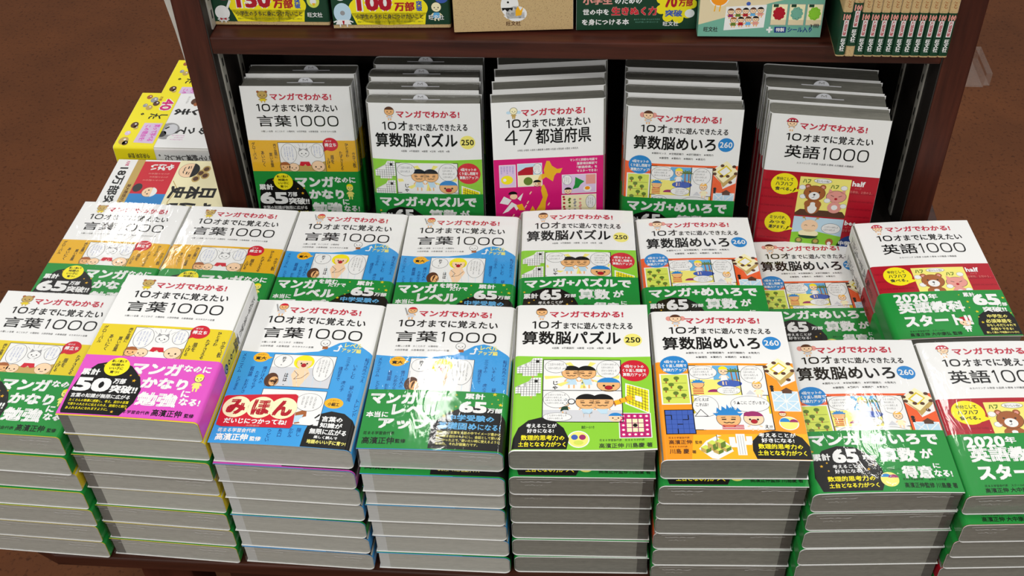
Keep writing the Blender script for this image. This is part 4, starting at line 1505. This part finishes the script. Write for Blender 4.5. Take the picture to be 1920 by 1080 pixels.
def put_design(acc, S, D, base_h):
    sc = 148.0 / S.W
    lo_u, hi_u = (0.1, (S.A - 0.1) * sc) if S.spine > 0 else (148 - (S.A - 0.1) * sc, 147.9)
    # cut lines where the surface bends
    cuts = list(np.linspace(S.L0 - 1, S.L0 + S.Q + 0.5, 10))
    s2 = S.L0 + S.Q + S.T - 2 * S.r
    cuts_all = list(np.arange(6, S.L0, 6)) + cuts + list(np.linspace(s2, s2 + S.Q, 7))
    conv = (lambda a: a * sc) if S.spine > 0 else (lambda a: 148 - a * sc)
    bend_u = conv(S.L0 - 1)
    for pts, faces, col, layer, big in D.el:
        if len(pts) == 0:
            continue
        P = pts.copy()
        if P.shape[1] == 2:
            P = np.concatenate([P, np.zeros((len(P), 1))], 1)
        P[:, 0] = np.clip(P[:, 0], lo_u, hi_u)
        P[:, 1] = np.clip(P[:, 1], 0.0, S.H)
        inb = (P[:, 0].max() > bend_u) if S.spine > 0 else (P[:, 0].min() < bend_u)
        wide = P[:, 0].max() - P[:, 0].min()
        h = base_h + layer * STEP
        lifted = (S.lift or S.top_lift) and (P[:, 1].max() - P[:, 1].min() > 9 or wide > 9)
        if big or inb or lifted:
            bm = bmesh.new()
            vs_ = [bm.verts.new((p[0], p[1], p[2])) for p in P]
            for f in faces:
                try:
                    bm.faces.new([vs_[i] for i in f])
                except ValueError:
                    pass
            if len(faces) == 1 and len(P) > 4:
                bmesh.ops.triangulate(bm, faces=bm.faces[:])
            lo_, hi_ = P[:, 0].min(), P[:, 0].max()
            for a in (cuts_all if big or lifted else cuts):
                u = conv(a)
                if lo_ < u < hi_:
                    bmesh.ops.bisect_plane(bm, geom=bm.verts[:] + bm.edges[:] + bm.faces[:], plane_co=(u, 0, 0), plane_no=(1, 0, 0), dist=1e-5)
            if S.lift or S.top_lift:
                for v in range(7, 210, 7):
                    if P[:, 1].min() < v < P[:, 1].max():
                        bmesh.ops.bisect_plane(bm, geom=bm.verts[:] + bm.edges[:] + bm.faces[:], plane_co=(0, v, 0), plane_no=(0, 1, 0), dist=1e-5)
            bm.verts.index_update()
            Q = np.array([(v.co.x, v.co.y, v.co.z) for v in bm.verts])
            F = [tuple(v.index for v in f.verts) for f in bm.faces]
            bm.free()
        else:
            Q, F = P, faces
            if len(faces) == 1 and len(P) > 9 and not big:
                pass
        if len(Q) == 0:
            continue
        acc.add(S.from_uv(Q[:, 0], Q[:, 1], h + Q[:, 2]), F, ink(col))


def cover_mesh(S, D):
    acc = MeshAcc()
    sheet(acc, S, 0, S.H, 0.0, 0.26, ink('white'), rim=ink('rim'))
    put_design(acc, S, D, 0.0)
    return acc.mesh('cover')


def obi_mesh(S, D):
    acc = MeshAcc()
    y0, y1, col = D.obi
    sheet(acc, S, y0, y1, 0.40, 0.10, ink(col), nv=6)
    put_design(acc, S, D, 0.40)
    return acc.mesh('paper_band')


def pages_mesh(S, kind):
    """page block: rounded towards the spine, with the printed index band near one side"""
    main, band = {'light_dark': (PAGES_LIGHT, PAGES_LIGHT_BAND), 'light_pale': (PAGES_LIGHT, PAGES_PALE_BAND),
                  'grey': (PAGES_GREY, PAGES_GREY_BAND), 'plain_grey': (PAGES_GREY, PAGES_GREY), 'plain': (PAGES_LIGHT, PAGES_LIGHT)}[kind]
    acc = MeshAcc()
    T, r = S.T, max(S.r - 1.0, 1.2)
    lo_, hi_ = 0.45, T - 0.45
    xs = np.concatenate([[1.6, 4.0, 8.0, 12.5], np.linspace(20, S.W - r, 16), S.W - r + (r - 0.8) * np.sin(np.linspace(0.2, math.pi / 2, 7))])
    ins = np.where(xs > S.W - r, r - np.sqrt(np.maximum(r * r - (xs - (S.W - r)) ** 2, 0)), 0.0)
    ins = np.minimum(ins, (hi_ - lo_) / 2 - 0.2)
    n = len(xs)
    ys = (1.3, S.H - 1.3)
    P = []
    for v in ys:
        for top in (0, 1):
            z = (hi_ - ins) if top else (lo_ + ins)
            P.append(S.warp(xs, np.full(n, v), z, False))
    V = np.concatenate(P)
    # index: head/bottom = 0..n, head/top = n.., tail/bottom = 2n, tail/top = 3n
    mainf, bandf = [], []
    for i in range(n - 1):
        (bandf if 1 <= i + 1 <= 3 and i < 3 else mainf).append((2 * n + i, 2 * n + i + 1, 3 * n + i + 1, 3 * n + i))
        mainf.append((n + i, n + i + 1, i + 1, i))
        mainf.append((n + i, 3 * n + i, 3 * n + i + 1, n + i + 1))
        mainf.append((i, i + 1, 2 * n + i + 1, 2 * n + i))
    mainf.append((0, 2 * n, 3 * n, n))
    e = n - 1
    mainf.append((e, n + e, 3 * n + e, 2 * n + e))
    acc.add(V, mainf, main)
    acc.add(V.copy(), bandf, band)
    return acc.mesh('page_block')


def film_mesh(S, seed=1):
    rnd = random.Random(seed)
    acc = MeshAcc()
    A = a_samples(S)
    A = A[A <= S.L0 + S.Q + S.T - 2 * S.r]
    vv = np.linspace(-0.5, S.H + 0.5, 15)
    aa, bb = [g.ravel() for g in np.meshgrid(A, vv, indexing='ij')]
    na, nv = len(A), len(vv)
    acc.add(S.bend(aa, bb, np.full(aa.shape, 0.82)), grid_faces(na, nv), FILM)
    # tail, head and fore-edge skirts
    xs = np.linspace(-0.4, S.L0 + S.r * 0.6, 26)
    zs = np.linspace(0.25, S.T + 0.75, 7)
    for v in (S.H + 0.5, -0.5):
        xx, zz = [g.ravel() for g in np.meshgrid(xs, zs, indexing='ij')]
        jit = np.array([rnd.uniform(-0.3, 0.3) for _ in xx])
        edge = (zz > S.T) | (zz < 0.3)
        acc.add(S.warp(xx, np.full(xx.shape, v) + np.where(edge, 0, jit), zz), grid_faces(len(xs), len(zs), v > 0), FILM)
    # welded seam, small pinched folds and light streaks painted white across the tail end
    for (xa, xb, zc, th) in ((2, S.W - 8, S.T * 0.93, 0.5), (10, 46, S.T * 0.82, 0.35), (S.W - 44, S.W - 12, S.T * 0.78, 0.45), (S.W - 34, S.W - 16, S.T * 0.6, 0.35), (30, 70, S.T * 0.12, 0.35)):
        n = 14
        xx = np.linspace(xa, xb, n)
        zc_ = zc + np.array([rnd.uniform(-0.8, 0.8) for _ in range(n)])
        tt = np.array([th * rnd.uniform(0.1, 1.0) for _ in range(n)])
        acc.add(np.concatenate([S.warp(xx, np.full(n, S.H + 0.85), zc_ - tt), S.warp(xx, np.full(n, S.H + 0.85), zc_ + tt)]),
                [(i, i + 1, n + i + 1, n + i) for i in range(n - 1)], SEAM_STREAK)
    vs2 = np.linspace(-0.5, S.H + 0.5, 12)
    v2, zz = [g.ravel() for g in np.meshgrid(vs2, zs, indexing='ij')]
    acc.add(S.warp(np.full(v2.shape, -0.4), v2, zz), grid_faces(len(vs2), len(zs)), FILM)
    me = acc.mesh('shrink_wrap')
    me.polygons.foreach_set('use_smooth', np.ones(len(me.polygons), 'i'))
    return me


def slip_mesh(S, x=0.0, z=0.6):
    """half-round tab of the order slip standing out of the head of the pages, with a small mark"""
    bm = bmesh.new()
    zc = S.T * z / 1000
    y = S.H / 2000 - 0.0013
    def prism(pts, z0, z1, mi):
        a = [bm.verts.new((p[0], p[1], z0)) for p in pts]
        b = [bm.verts.new((p[0], p[1], z1)) for p in pts]
        bm.faces.new(b).material_index = mi
        bm.faces.new(a[::-1]).material_index = mi
        for i in range(len(pts)):
            j = (i + 1) % len(pts)
            bm.faces.new((a[i], a[j], b[j], b[i])).material_index = mi
    prism([(x + 0.010 * math.cos(R(k * 15)), y + 0.0078 * math.sin(R(k * 15))) for k in range(13)], zc, zc + 0.0003, 0)
    prism([(x - 0.025, y), (x + 0.025, y), (x + 0.025, y + 0.0009), (x - 0.025, y + 0.0009)], zc, zc + 0.0003, 0)
    for p, q in (((-0.003, 0.0025), (-0.003, 0.0055)), ((-0.003, 0.0055), (0, 0.0032)), ((0, 0.0032), (0.003, 0.0055)), ((0.003, 0.0055), (0.003, 0.0025))):
        dx, dy = q[0] - p[0], q[1] - p[1]
        l = math.hypot(dx, dy)
        nx, ny = -dy / l * 0.0005, dx / l * 0.0005
        prism([(x + p[0] + nx, y + p[1] + ny), (x + q[0] + nx, y + q[1] + ny), (x + q[0] - nx, y + q[1] - ny), (x + p[0] - nx, y + p[1] - ny)], zc + 0.0003, zc + 0.0004, 1)
    me = bpy.data.meshes.new('order_slip')
    bm.to_mesh(me)
    bm.free()
    me.materials.append(ink('lgrey'))
    me.materials.append(ink('grey'))
    return me


# the kinds of book: design, band, spine side, rounding, pages
KINDS = {
    'yellow': (design_kotoba_yellow('lemon'), 1, 4.5, 'light_dark'),
    'gold': (design_kotoba_yellow('gold'), 1, 4.5, 'light_dark'),
    'blue': (design_kotoba_blue(), 1, 7.0, 'light_pale'),
    'puzzle': (design_puzzle(), -1, 6.5, 'grey'),
    'maze': (design_maze('vermilion'), -1, 6.5, 'grey'),
    'maze_orange': (design_maze('orange'), -1, 6.5, 'grey'),
    'english': (design_eigo(), -1, 6.0, 'plain_grey'),
    'japan': (design_japan(), 1, 5.0, 'plain'),
    'extinct': (design_zetsumetsu(), 1, 4.0, 'plain'),
    'history': (design_yabai(), 1, 4.0, 'plain'),
    'kraft': (design_kraft(), 1, 2.5, 'plain'),
    'kraft_bird': (design_kraft_bird(), -1, 1.2, 'plain'),
    'green_power': (design_green_power(), 1, 2.5, 'plain'),
    'boxset': (design_boxset(), -1, 1.2, 'plain'),
}
BANDS = {
    'pink50': obi_kotoba('pink', '50'), 'green65': obi_kotoba('green', '65'), 'level_green': obi_kotoba_blue('green'),
    'level_pink': obi_kotoba_blue('pink'), 'puzzle_green': obi_sansu('マンガ+パズルで'), 'maze_green': obi_sansu('マンガ+めいろで'),
    'english_green': obi_eigo(), 'yellow40': obi_zetsumetsu(), 'n150': obi_150(), 'n100': obi_100(),
}
_meshes = {}


def get_mesh(tag, key, fn):
    if (tag, key) not in _meshes:
        _meshes[(tag, key)] = fn()
    return _meshes[(tag, key)]


def make_book(kind, band, wrap, label, group, mat, arch=0.0, lift=0.0, top_lift=0.0, T=29.0, W=147.0, slip=None, pages=None, cat='book', name='paperback_book', r=None, slip_x=0.0):
    D, spine, rr, pk = KINDS[kind]
    H = getattr(D, 'H', 210.0)
    key = (kind, arch, lift, top_lift, T, W, r)
    S = Shape(T, r or rr, spine, W, H, arch, lift, top_lift)
    t = bpy.data.objects.new(name, None)
    t.empty_display_size = 0.03
    COL.objects.link(t)
    t.matrix_world = mat
    t['label'] = label
    t['category'] = cat
    if group:
        t['group'] = group
    link_mesh('cover', get_mesh('c', key, lambda: cover_mesh(S, D)), t)
    pg = link_mesh('page_block', get_mesh('p', (pages or pk, spine) + key[1:], lambda: pages_mesh(S, pages or pk)), t)
    if band:
        link_mesh('paper_band', get_mesh('b', (band,) + key[1:] + (spine, rr), lambda: obi_mesh(S, BANDS[band])), t)
    if wrap:
        link_mesh('shrink_wrap', get_mesh('f', key[1:] + (spine, rr), lambda: film_mesh(S)), t)
    if slip is not None:
        link_mesh('order_slip', get_mesh('s', (T, slip, slip_x), lambda: slip_mesh(S, slip_x, slip)), pg)
    return t, S


def place(x, y, z, yaw):
    return Matrix.Translation((x, y, z)) @ Matrix.Rotation(R(yaw), 4, 'Z')


# ------------------------------------------------------------------ stacks lying on the table
PITCH = 0.0297
ZT = 0.5503
ORD = ['top', 'second', 'third', 'fourth', 'fifth', 'sixth', 'seventh', 'eighth']
STACKS = [
    # x, y, yaw, name in labels, top label, list from the top down of (kind, band, wrap, dx mm, dy mm, extra)
    (-0.5691, -0.4086, -1.8, 'leftmost front-row stack', 'shrink-wrapped yellow book with green band, topping the leftmost front stack',
     [('yellow', 'green65', 1, 0, 0, {}), ('yellow', 'green65', 0, -1, 1, {}), ('yellow', None, 1, 1, 0, {}), ('yellow', 'green65', 0, 0, 1, {}),
      ('yellow', 'green65', 1, 1, 0, {}), ('yellow', 'green65', 1, -1, 0, {}), ('yellow', 'green65', 1, 0, 1, {})]),
    (-0.4185, -0.4079, -1.9, 'tallest front-row stack under the pink-banded yellow book', 'yellow book with the bright pink paper band, topping the tallest front stack',
     [('yellow', 'pink50', 0, 0, 0, dict(arch=0.8)), ('yellow', None, 0, 1, 0, {}), ('yellow', 'green65', 1, 0, 1, {}), ('yellow', None, 1, -1, 0, {}),
      ('yellow', None, 0, 1, 1, {}), ('yellow', 'green65', 1, 0, 0, {}), ('yellow', 'green65', 1, 1, 1, {}), ('yellow', 'green65', 1, 0, 0, {})]),
    (-0.2685, -0.4118, -1.2, 'front-row stack under the blue sample book', 'blue book with a red sample sticker on its cover and no paper band',
     [('blue', None, 0, 0, 0, dict(arch=2.4, lift=1.0, top_lift=1.0)), ('blue', 'level_pink', 1, 0, -3, {}), ('blue', 'level_green', 0, 1, 0, {}), ('blue', None, 0, 1, 0, {}),
      ('blue', 'level_green', 0, 0, -1, {}), ('blue', None, 0, 1, 0, {}), ('blue', None, 1, 2, 0, {})]),
    (-0.1195, -0.4097, 0.2, 'front-row stack under the green-banded blue book', 'front-row blue book with glossy green band, right beside the sample-stickered blue book',
     [('blue', 'level_green', 1, 0, 0, dict(arch=1.6)), ('blue', 'level_green', 0, 1, -8, {}), ('blue', 'level_green', 0, 0, -2, {}), ('blue', 'level_green', 0, -1, 0, {}),
      ('blue', None, 0, 0, 0, {}), ('blue', None, 0, 1, 1, {}), ('blue', 'level_green', 0, 2, -1, {})]),
    (0.0293, -0.4033, 2.0, 'front-row stack under the lime green puzzle book', 'lime green puzzle book without paper band, topping the middle front stack',
     [('puzzle', None, 0, 0, 0, dict(arch=0.8, lift=5.0, top_lift=2.0)), ('puzzle', 'puzzle_green', 1, 0, -9, {}), ('puzzle', 'puzzle_green', 1, -1, -3, {}), ('puzzle', 'puzzle_green', 0, -1, -1, {}),
      ('puzzle', None, 0, 0, 0, {}), ('puzzle', 'puzzle_green', 0, 0, 0, {}), ('puzzle', 'puzzle_green', 0, 1, 0, {})]),
    (0.1790, -0.4069, 2.6, 'front-row stack under the bright orange maze book', 'bright orange maze book without paper band, right of the lime green book',
     [('maze_orange', None, 0, 0, 0, dict(arch=1.2)), ('maze', 'maze_green', 1, 0, -9, {}), ('maze', 'maze_green', 0, -1, -6, {}), ('maze', 'maze_green', 0, 0, -3, {}),
      ('maze', None, 1, -1, -1, {}), ('maze', 'maze_green', 0, 0, 0, {}), ('maze', 'maze_green', 1, 0, 0, {})]),
    (0.3265, -0.4169, 3.8, 'front-row stack under the wrapped maze book', 'shrink-wrapped front-row maze book with green band and a broad light reflection',
     [('maze', 'maze_green', 1, 0, 0, dict(arch=2.0)), ('maze', 'maze_green', 1, -1, -1, {}), ('maze', 'maze_green', 0, 0, 0, {}), ('maze', 'maze_green', 0, -1, 0, {}),
      ('maze', 'maze_green', 0, 0, 1, {}), ('maze', 'maze_green', 0, 0, 0, {})]),
    (0.4745, -0.4118, 3.9, 'front-row stack at the right photo edge', 'front-row wrapped red book with green band, cut off by the right photo edge',
     [('english', 'english_green', 1, 0, 0, dict(arch=1.5)), ('english', 'english_green', 1, 1, -12, {}), ('english', 'english_green', 0, -1, -10, {}), ('english', 'english_green', 0, 0, -3, {}),
      ('english', None, 0, 0, -1, {}), ('english', 'english_green', 0, 0, 0, {})]),
]
top_roots = {}
for si, (x, y, yaw, sname, tlabel, books) in enumerate(STACKS):
    n = len(books)
    for k, (kind, band, wrap, dx, dy, extra) in enumerate(books):
        z = ZT + PITCH * (n - 1 - k)
        lab = tlabel if k == 0 else f'{ORD[k]} book from the top in the {sname}'
        if k and dy in (0, 1):
            dy = random.uniform(-3.2, -1.2) if band else random.uniform(-0.6, 0.8)
        dyaw = 0 if k == 0 else random.uniform(-0.3, 0.3)
        t, S = make_book(kind, band, wrap, lab, 'paperbacks in the front row of stacks', place(x + dx / 1000, y + dy / 1000, z, yaw + dyaw), **extra)
        if k == 0:
            top_roots[si] = (t, S)

BACK = [
    (-0.5795, -0.1676, -1.9, 'leftmost back-row stack', 'gold-yellow wrapped book with green band, leftmost in the back row of stacks',
     'gold', 'green65', 5, 1, 0.8, 0),
    (-0.4305, -0.1717, -2.0, 'second back-row stack from the left', 'gold-yellow book with green band, second from left in the back row',
     'gold', 'green65', 5, 1, 0.8, 0),
    (-0.2800, -0.1765, -0.9, 'back-row stack behind the blue sample book', 'blue book with green band directly behind the sample-stickered blue book',
     'blue', 'level_green', 5, 1, 1.5, 0),
    (-0.1305, -0.1776, 0.9, 'back-row stack behind the green-banded blue book', 'back-row blue book with green band, just left of the lime green puzzle book',
     'blue', 'level_green', 5, 1, 1.5, 0),
    (0.0185, -0.1614, 2.6, 'back-row stack behind the lime green puzzle book', 'lime green puzzle book with green band in the back row of stacks',
     'puzzle', 'puzzle_green', 5, 1, 3.0, 0),
    (0.1690, -0.1709, 3.8, 'back-row stack behind the bright orange maze book', 'back-row maze book with green band, just right of the lime green puzzle book',
     'maze', 'maze_green', 5, 1, 2.0, 0),
    (0.3220, -0.1409, 3.6, 'lowest back-row stack left of the red book', 'maze book with green band lying lowest in the back row, beside the red book',
     'maze', 'maze_green', 3, 1, 0.6, 0),
    (0.4500, -0.1672, 5.2, 'rightmost back-row stack', 'red book with green band and rounded spine, rightmost in the back row',
     'english', 'english_green', 5, 0, 1.5, 20),
]
for x, y, yaw, sname, tlabel, kind, band, n, wrap, arch, low_dx in BACK:
    for k in range(n):
        z = ZT + PITCH * (n - 1 - k)
        dx = low_dx / 1000 if k >= 2 else 0.0
        lab = tlabel if k == 0 else f'{ORD[k]} book from the top in the {sname}'
        make_book(kind, band, wrap if k == 0 else 0, lab, 'paperbacks in the back row of stacks',
                  place(x + dx + (0 if k == 0 else random.uniform(-.001, .001)), y, z, yaw), arch=arch if k == 0 else 0.0)

# sample sticker stuck on the blue book of the front row
t, S = top_roots[2]
D = Design()
D.poly([(0.5, 148), (3, 146), (76, 141.5), (79, 143.5), (82, 184), (80, 187.5), (8, 188.5), (2, 186)], 'red', 0, True)
for cx in (17, 43, 67):
    D.ell(cx, 161.5, 14.6, 14.6, 'cream', 1, n=36)
for s, x0, x1 in (('み', 7, 27), ('ほ', 34, 53), ('ん', 57, 77)):
    D.t(s, x0, 151, x1, 172, 'crimson', 0.06, 3, 3)
D.t('だいじにつかってね!', 9, 177, 75, 184, 'white', 0.04, 3, 2)
D.t('永岡書店', 34, 185.2, 48, 187.4, 'pinkskin', 0.01, 3)
acc = MeshAcc()
put_design(acc, S, D, 0.55)
st = link_mesh('sticker', acc.mesh('sticker'), t)
st['label'] = 'red sticker with three white circles'

# ------------------------------------------------------------------ books standing face out on the base shelf
ZB = 0.6225


def standing(x, yf, zf, lean, yaw, T, H=0.210):
    """front-bottom edge centre at (x, yf); rear-bottom edge rests on the shelf zf"""
    m = Matrix.Translation((x, yf, zf + T * math.sin(R(lean)))) @ Matrix.Rotation(R(yaw), 4, 'Z') @ Matrix.Rotation(R(90 - lean), 4, 'X')
    return m @ Matrix.Translation((0, H / 2, -T))


FACE_OUT = [
    ('gold', 'green65', -0.3569, -0.010, 8.3, 1.4, 2, 'gold-yellow', (0, 2), (0, 0)),
    ('puzzle', 'puzzle_green', -0.1844, -0.048, 9.3, 0.7, 4, 'lime green puzzle', (0, -4, -6, -4), (0, 3, -2, 2)),
    ('japan', None, -0.0207, -0.041, 10.5, 6.5, 4, 'magenta map', (0, 3, 7, 12), (0, 0, 0, 0)),
    ('maze', 'maze_green', 0.1454, -0.046, 8.6, -2.0, 4, 'vermilion maze', (0, -2, -3, -4), (0, 0, 0, 0)),
    ('english', None, 0.3231, -0.041, 3.4, -5.3, 4, 'crimson', (0, -3, -5, -8), (0, 0, 0, 0)),
]
for kind, band, x, yf, lean, yaw, n, nm, dxs, dzs in FACE_OUT:
    T = 29.0
    step = (T + 0.9) / 1000 / math.cos(R(lean))
    for k in range(n):
        yy = yf + k * step * math.cos(R(yaw))
        xx = x - k * step * math.sin(R(yaw)) + dxs[k] / 1000
        m = standing(xx, yy, ZB, lean, yaw, T / 1000)
        if k == 0:
            lab = f'{nm} book standing face out inside the bookcase, front of its row'
        else:
            lab = f'{["", "second", "third", "rearmost"][k] if n > 2 else "rear"} book of the row leaning behind the {nm} book in the bookcase'
        slip_at = None
        if kind in ('gold', 'puzzle') or (kind == 'english' and k in (1, 2)):
            slip_at = 0.55
        make_book(kind, band, 1 if kind not in ('japan', 'english') else 0, lab, f'books standing behind the {nm} book', m, arch=1.2 if (k == 0 and kind in ('puzzle', 'maze')) else 0.0,
                  slip=slip_at, slip_x=0.012 if kind == 'gold' else -0.004, pages='plain_grey')

# ------------------------------------------------------------------ upper shelf
ZS = 0.9168
make_book('kraft', 'n150', 0, 'kraft paper book with green band reading 150, leftmost on the upper shelf', 'books facing out on the upper shelf',
          standing(-0.3745, 0.030, ZS, 7, 0.5, 0.014), T=14.0)
make_book('kraft', 'n100', 0, 'kraft paper book with green band reading 100, on the upper shelf', 'books facing out on the upper shelf',
          standing(-0.2210, 0.026, ZS, 7, 2.0, 0.014), T=14.0)
make_book('kraft_bird', None, 0, 'kraft brown slipcase with a white bird sticker on the upper shelf', 'books facing out on the upper shelf',
          standing(-0.0685, 0.020, ZS, 6, 4.5, 0.032), T=32.0, pages='plain', name='slipcase', cat='slipcase')
make_book('green_power', None, 0, 'dark green book with white text and a yellow burst on the upper shelf', 'books facing out on the upper shelf',
          standing(0.0820, 0.029, ZS, 7, 2.5, 0.016), T=16.0)
make_book('boxset', None, 0, 'teal and beige boxed set with a family picture on the upper shelf', 'books facing out on the upper shelf',
          standing(0.2295, 0.012, ZS, 6, 0.5, 0.036), T=36.0, name='boxed_set', cat='boxed set')

# spine-out books on the right of the upper shelf
KINDS['spine_kraft'] = (design_kraft(), 1, 2.4, 'plain')
sp = Design()
sp.obi = (152, 208, 'dgreen')
BANDS['spine_green'] = sp
q = 148 + 10.6 / 2 - 2.4 + 1.2 + 0.4
sp.t('100', q - 4.2, 154, q + 4.2, 162, 'pinkskin', 0.05)
sp.rect(q - 2.6, 162, q + 2.6, 183, 'white', 1)
sp.vt('万部突破', q - 2, 163, q + 2, 182, 'crimson', 0.02)
sp.vt('旺文社', q - 2.8, 186, q + 2.8, 203, 'white', 0.03)
KINDS['spine_kraft'][0].vt('学校では教えてくれない大切なこと', q - 2.4, 40, q + 2.4, 146, 'brown', 0.01)
ordw = ['leftmost', 'second', 'third', 'fourth', 'fifth', 'sixth', 'seventh', 'eighth', 'ninth', 'tenth', 'eleventh', 'rightmost']
x = 0.3170
for k in range(12):
    T = 10.5
    raised = 0.012 if k == 1 else 0.0
    m = Matrix(((0, 0, -1, x + T / 1000), (-1, 0, 0, 0.0735 - 0.024 + 0.0002 * (k % 3)), (0, 1, 0, ZS + 0.105), (0, 0, 0, 1)))
    lab = 'kraft book whose green band is pushed up, second in the spine-out row' if k == 1 else \
        (f'{ordw[k]} of the green-banded books standing spine out on the upper shelf' if k < 11 else 'last of the spine-out green-banded books, beside the right bookcase side')
    t, S = make_book('spine_kraft', 'spine_green', 0, lab, 'spine-out books on the upper shelf', m, T=T, W=147.0)
    if k == 1:
        for c in t.children:
            if c.name.startswith('paper_band'):
                c.location = (0, 0.012, 0)
    x += 0.01078

# ------------------------------------------------------------------ books lying left of the bookcase, turned a quarter
for nm, kind, band, n, pitch, xc, yc, lab in (
        ('yellow-and-white stack left of the bookcase', 'extinct', 'yellow40', 3, 0.0332, -0.596, 0.206, 'white book with a bright yellow band reading 40, left of the bookcase'),
        ('far stack half hidden by the bookcase', 'extinct', 'yellow40', 2, 0.0300, -0.593, 0.369, 'yellow-banded book lying farthest back, half hidden by the bookcase side'),
        ('near stack left of the bookcase', 'history', None, 3, 0.0298, -0.583, 0.042, 'cream book with red and blue picture and number 18, left of the bookcase')):
    T = pitch * 1000 - 0.8
    for k in range(n):
        z = ZT + pitch * (n - 1 - k)
        make_book(kind, band, 0, lab if k == 0 else f'{ORD[k]} book from the top in the {nm}', 'books lying left of the bookcase',
                  place(xc + 0.001 * k, yc, z, -90 + (0.6 if k == 1 else 0)), T=round(T, 1), W=147.0, pages='plain')
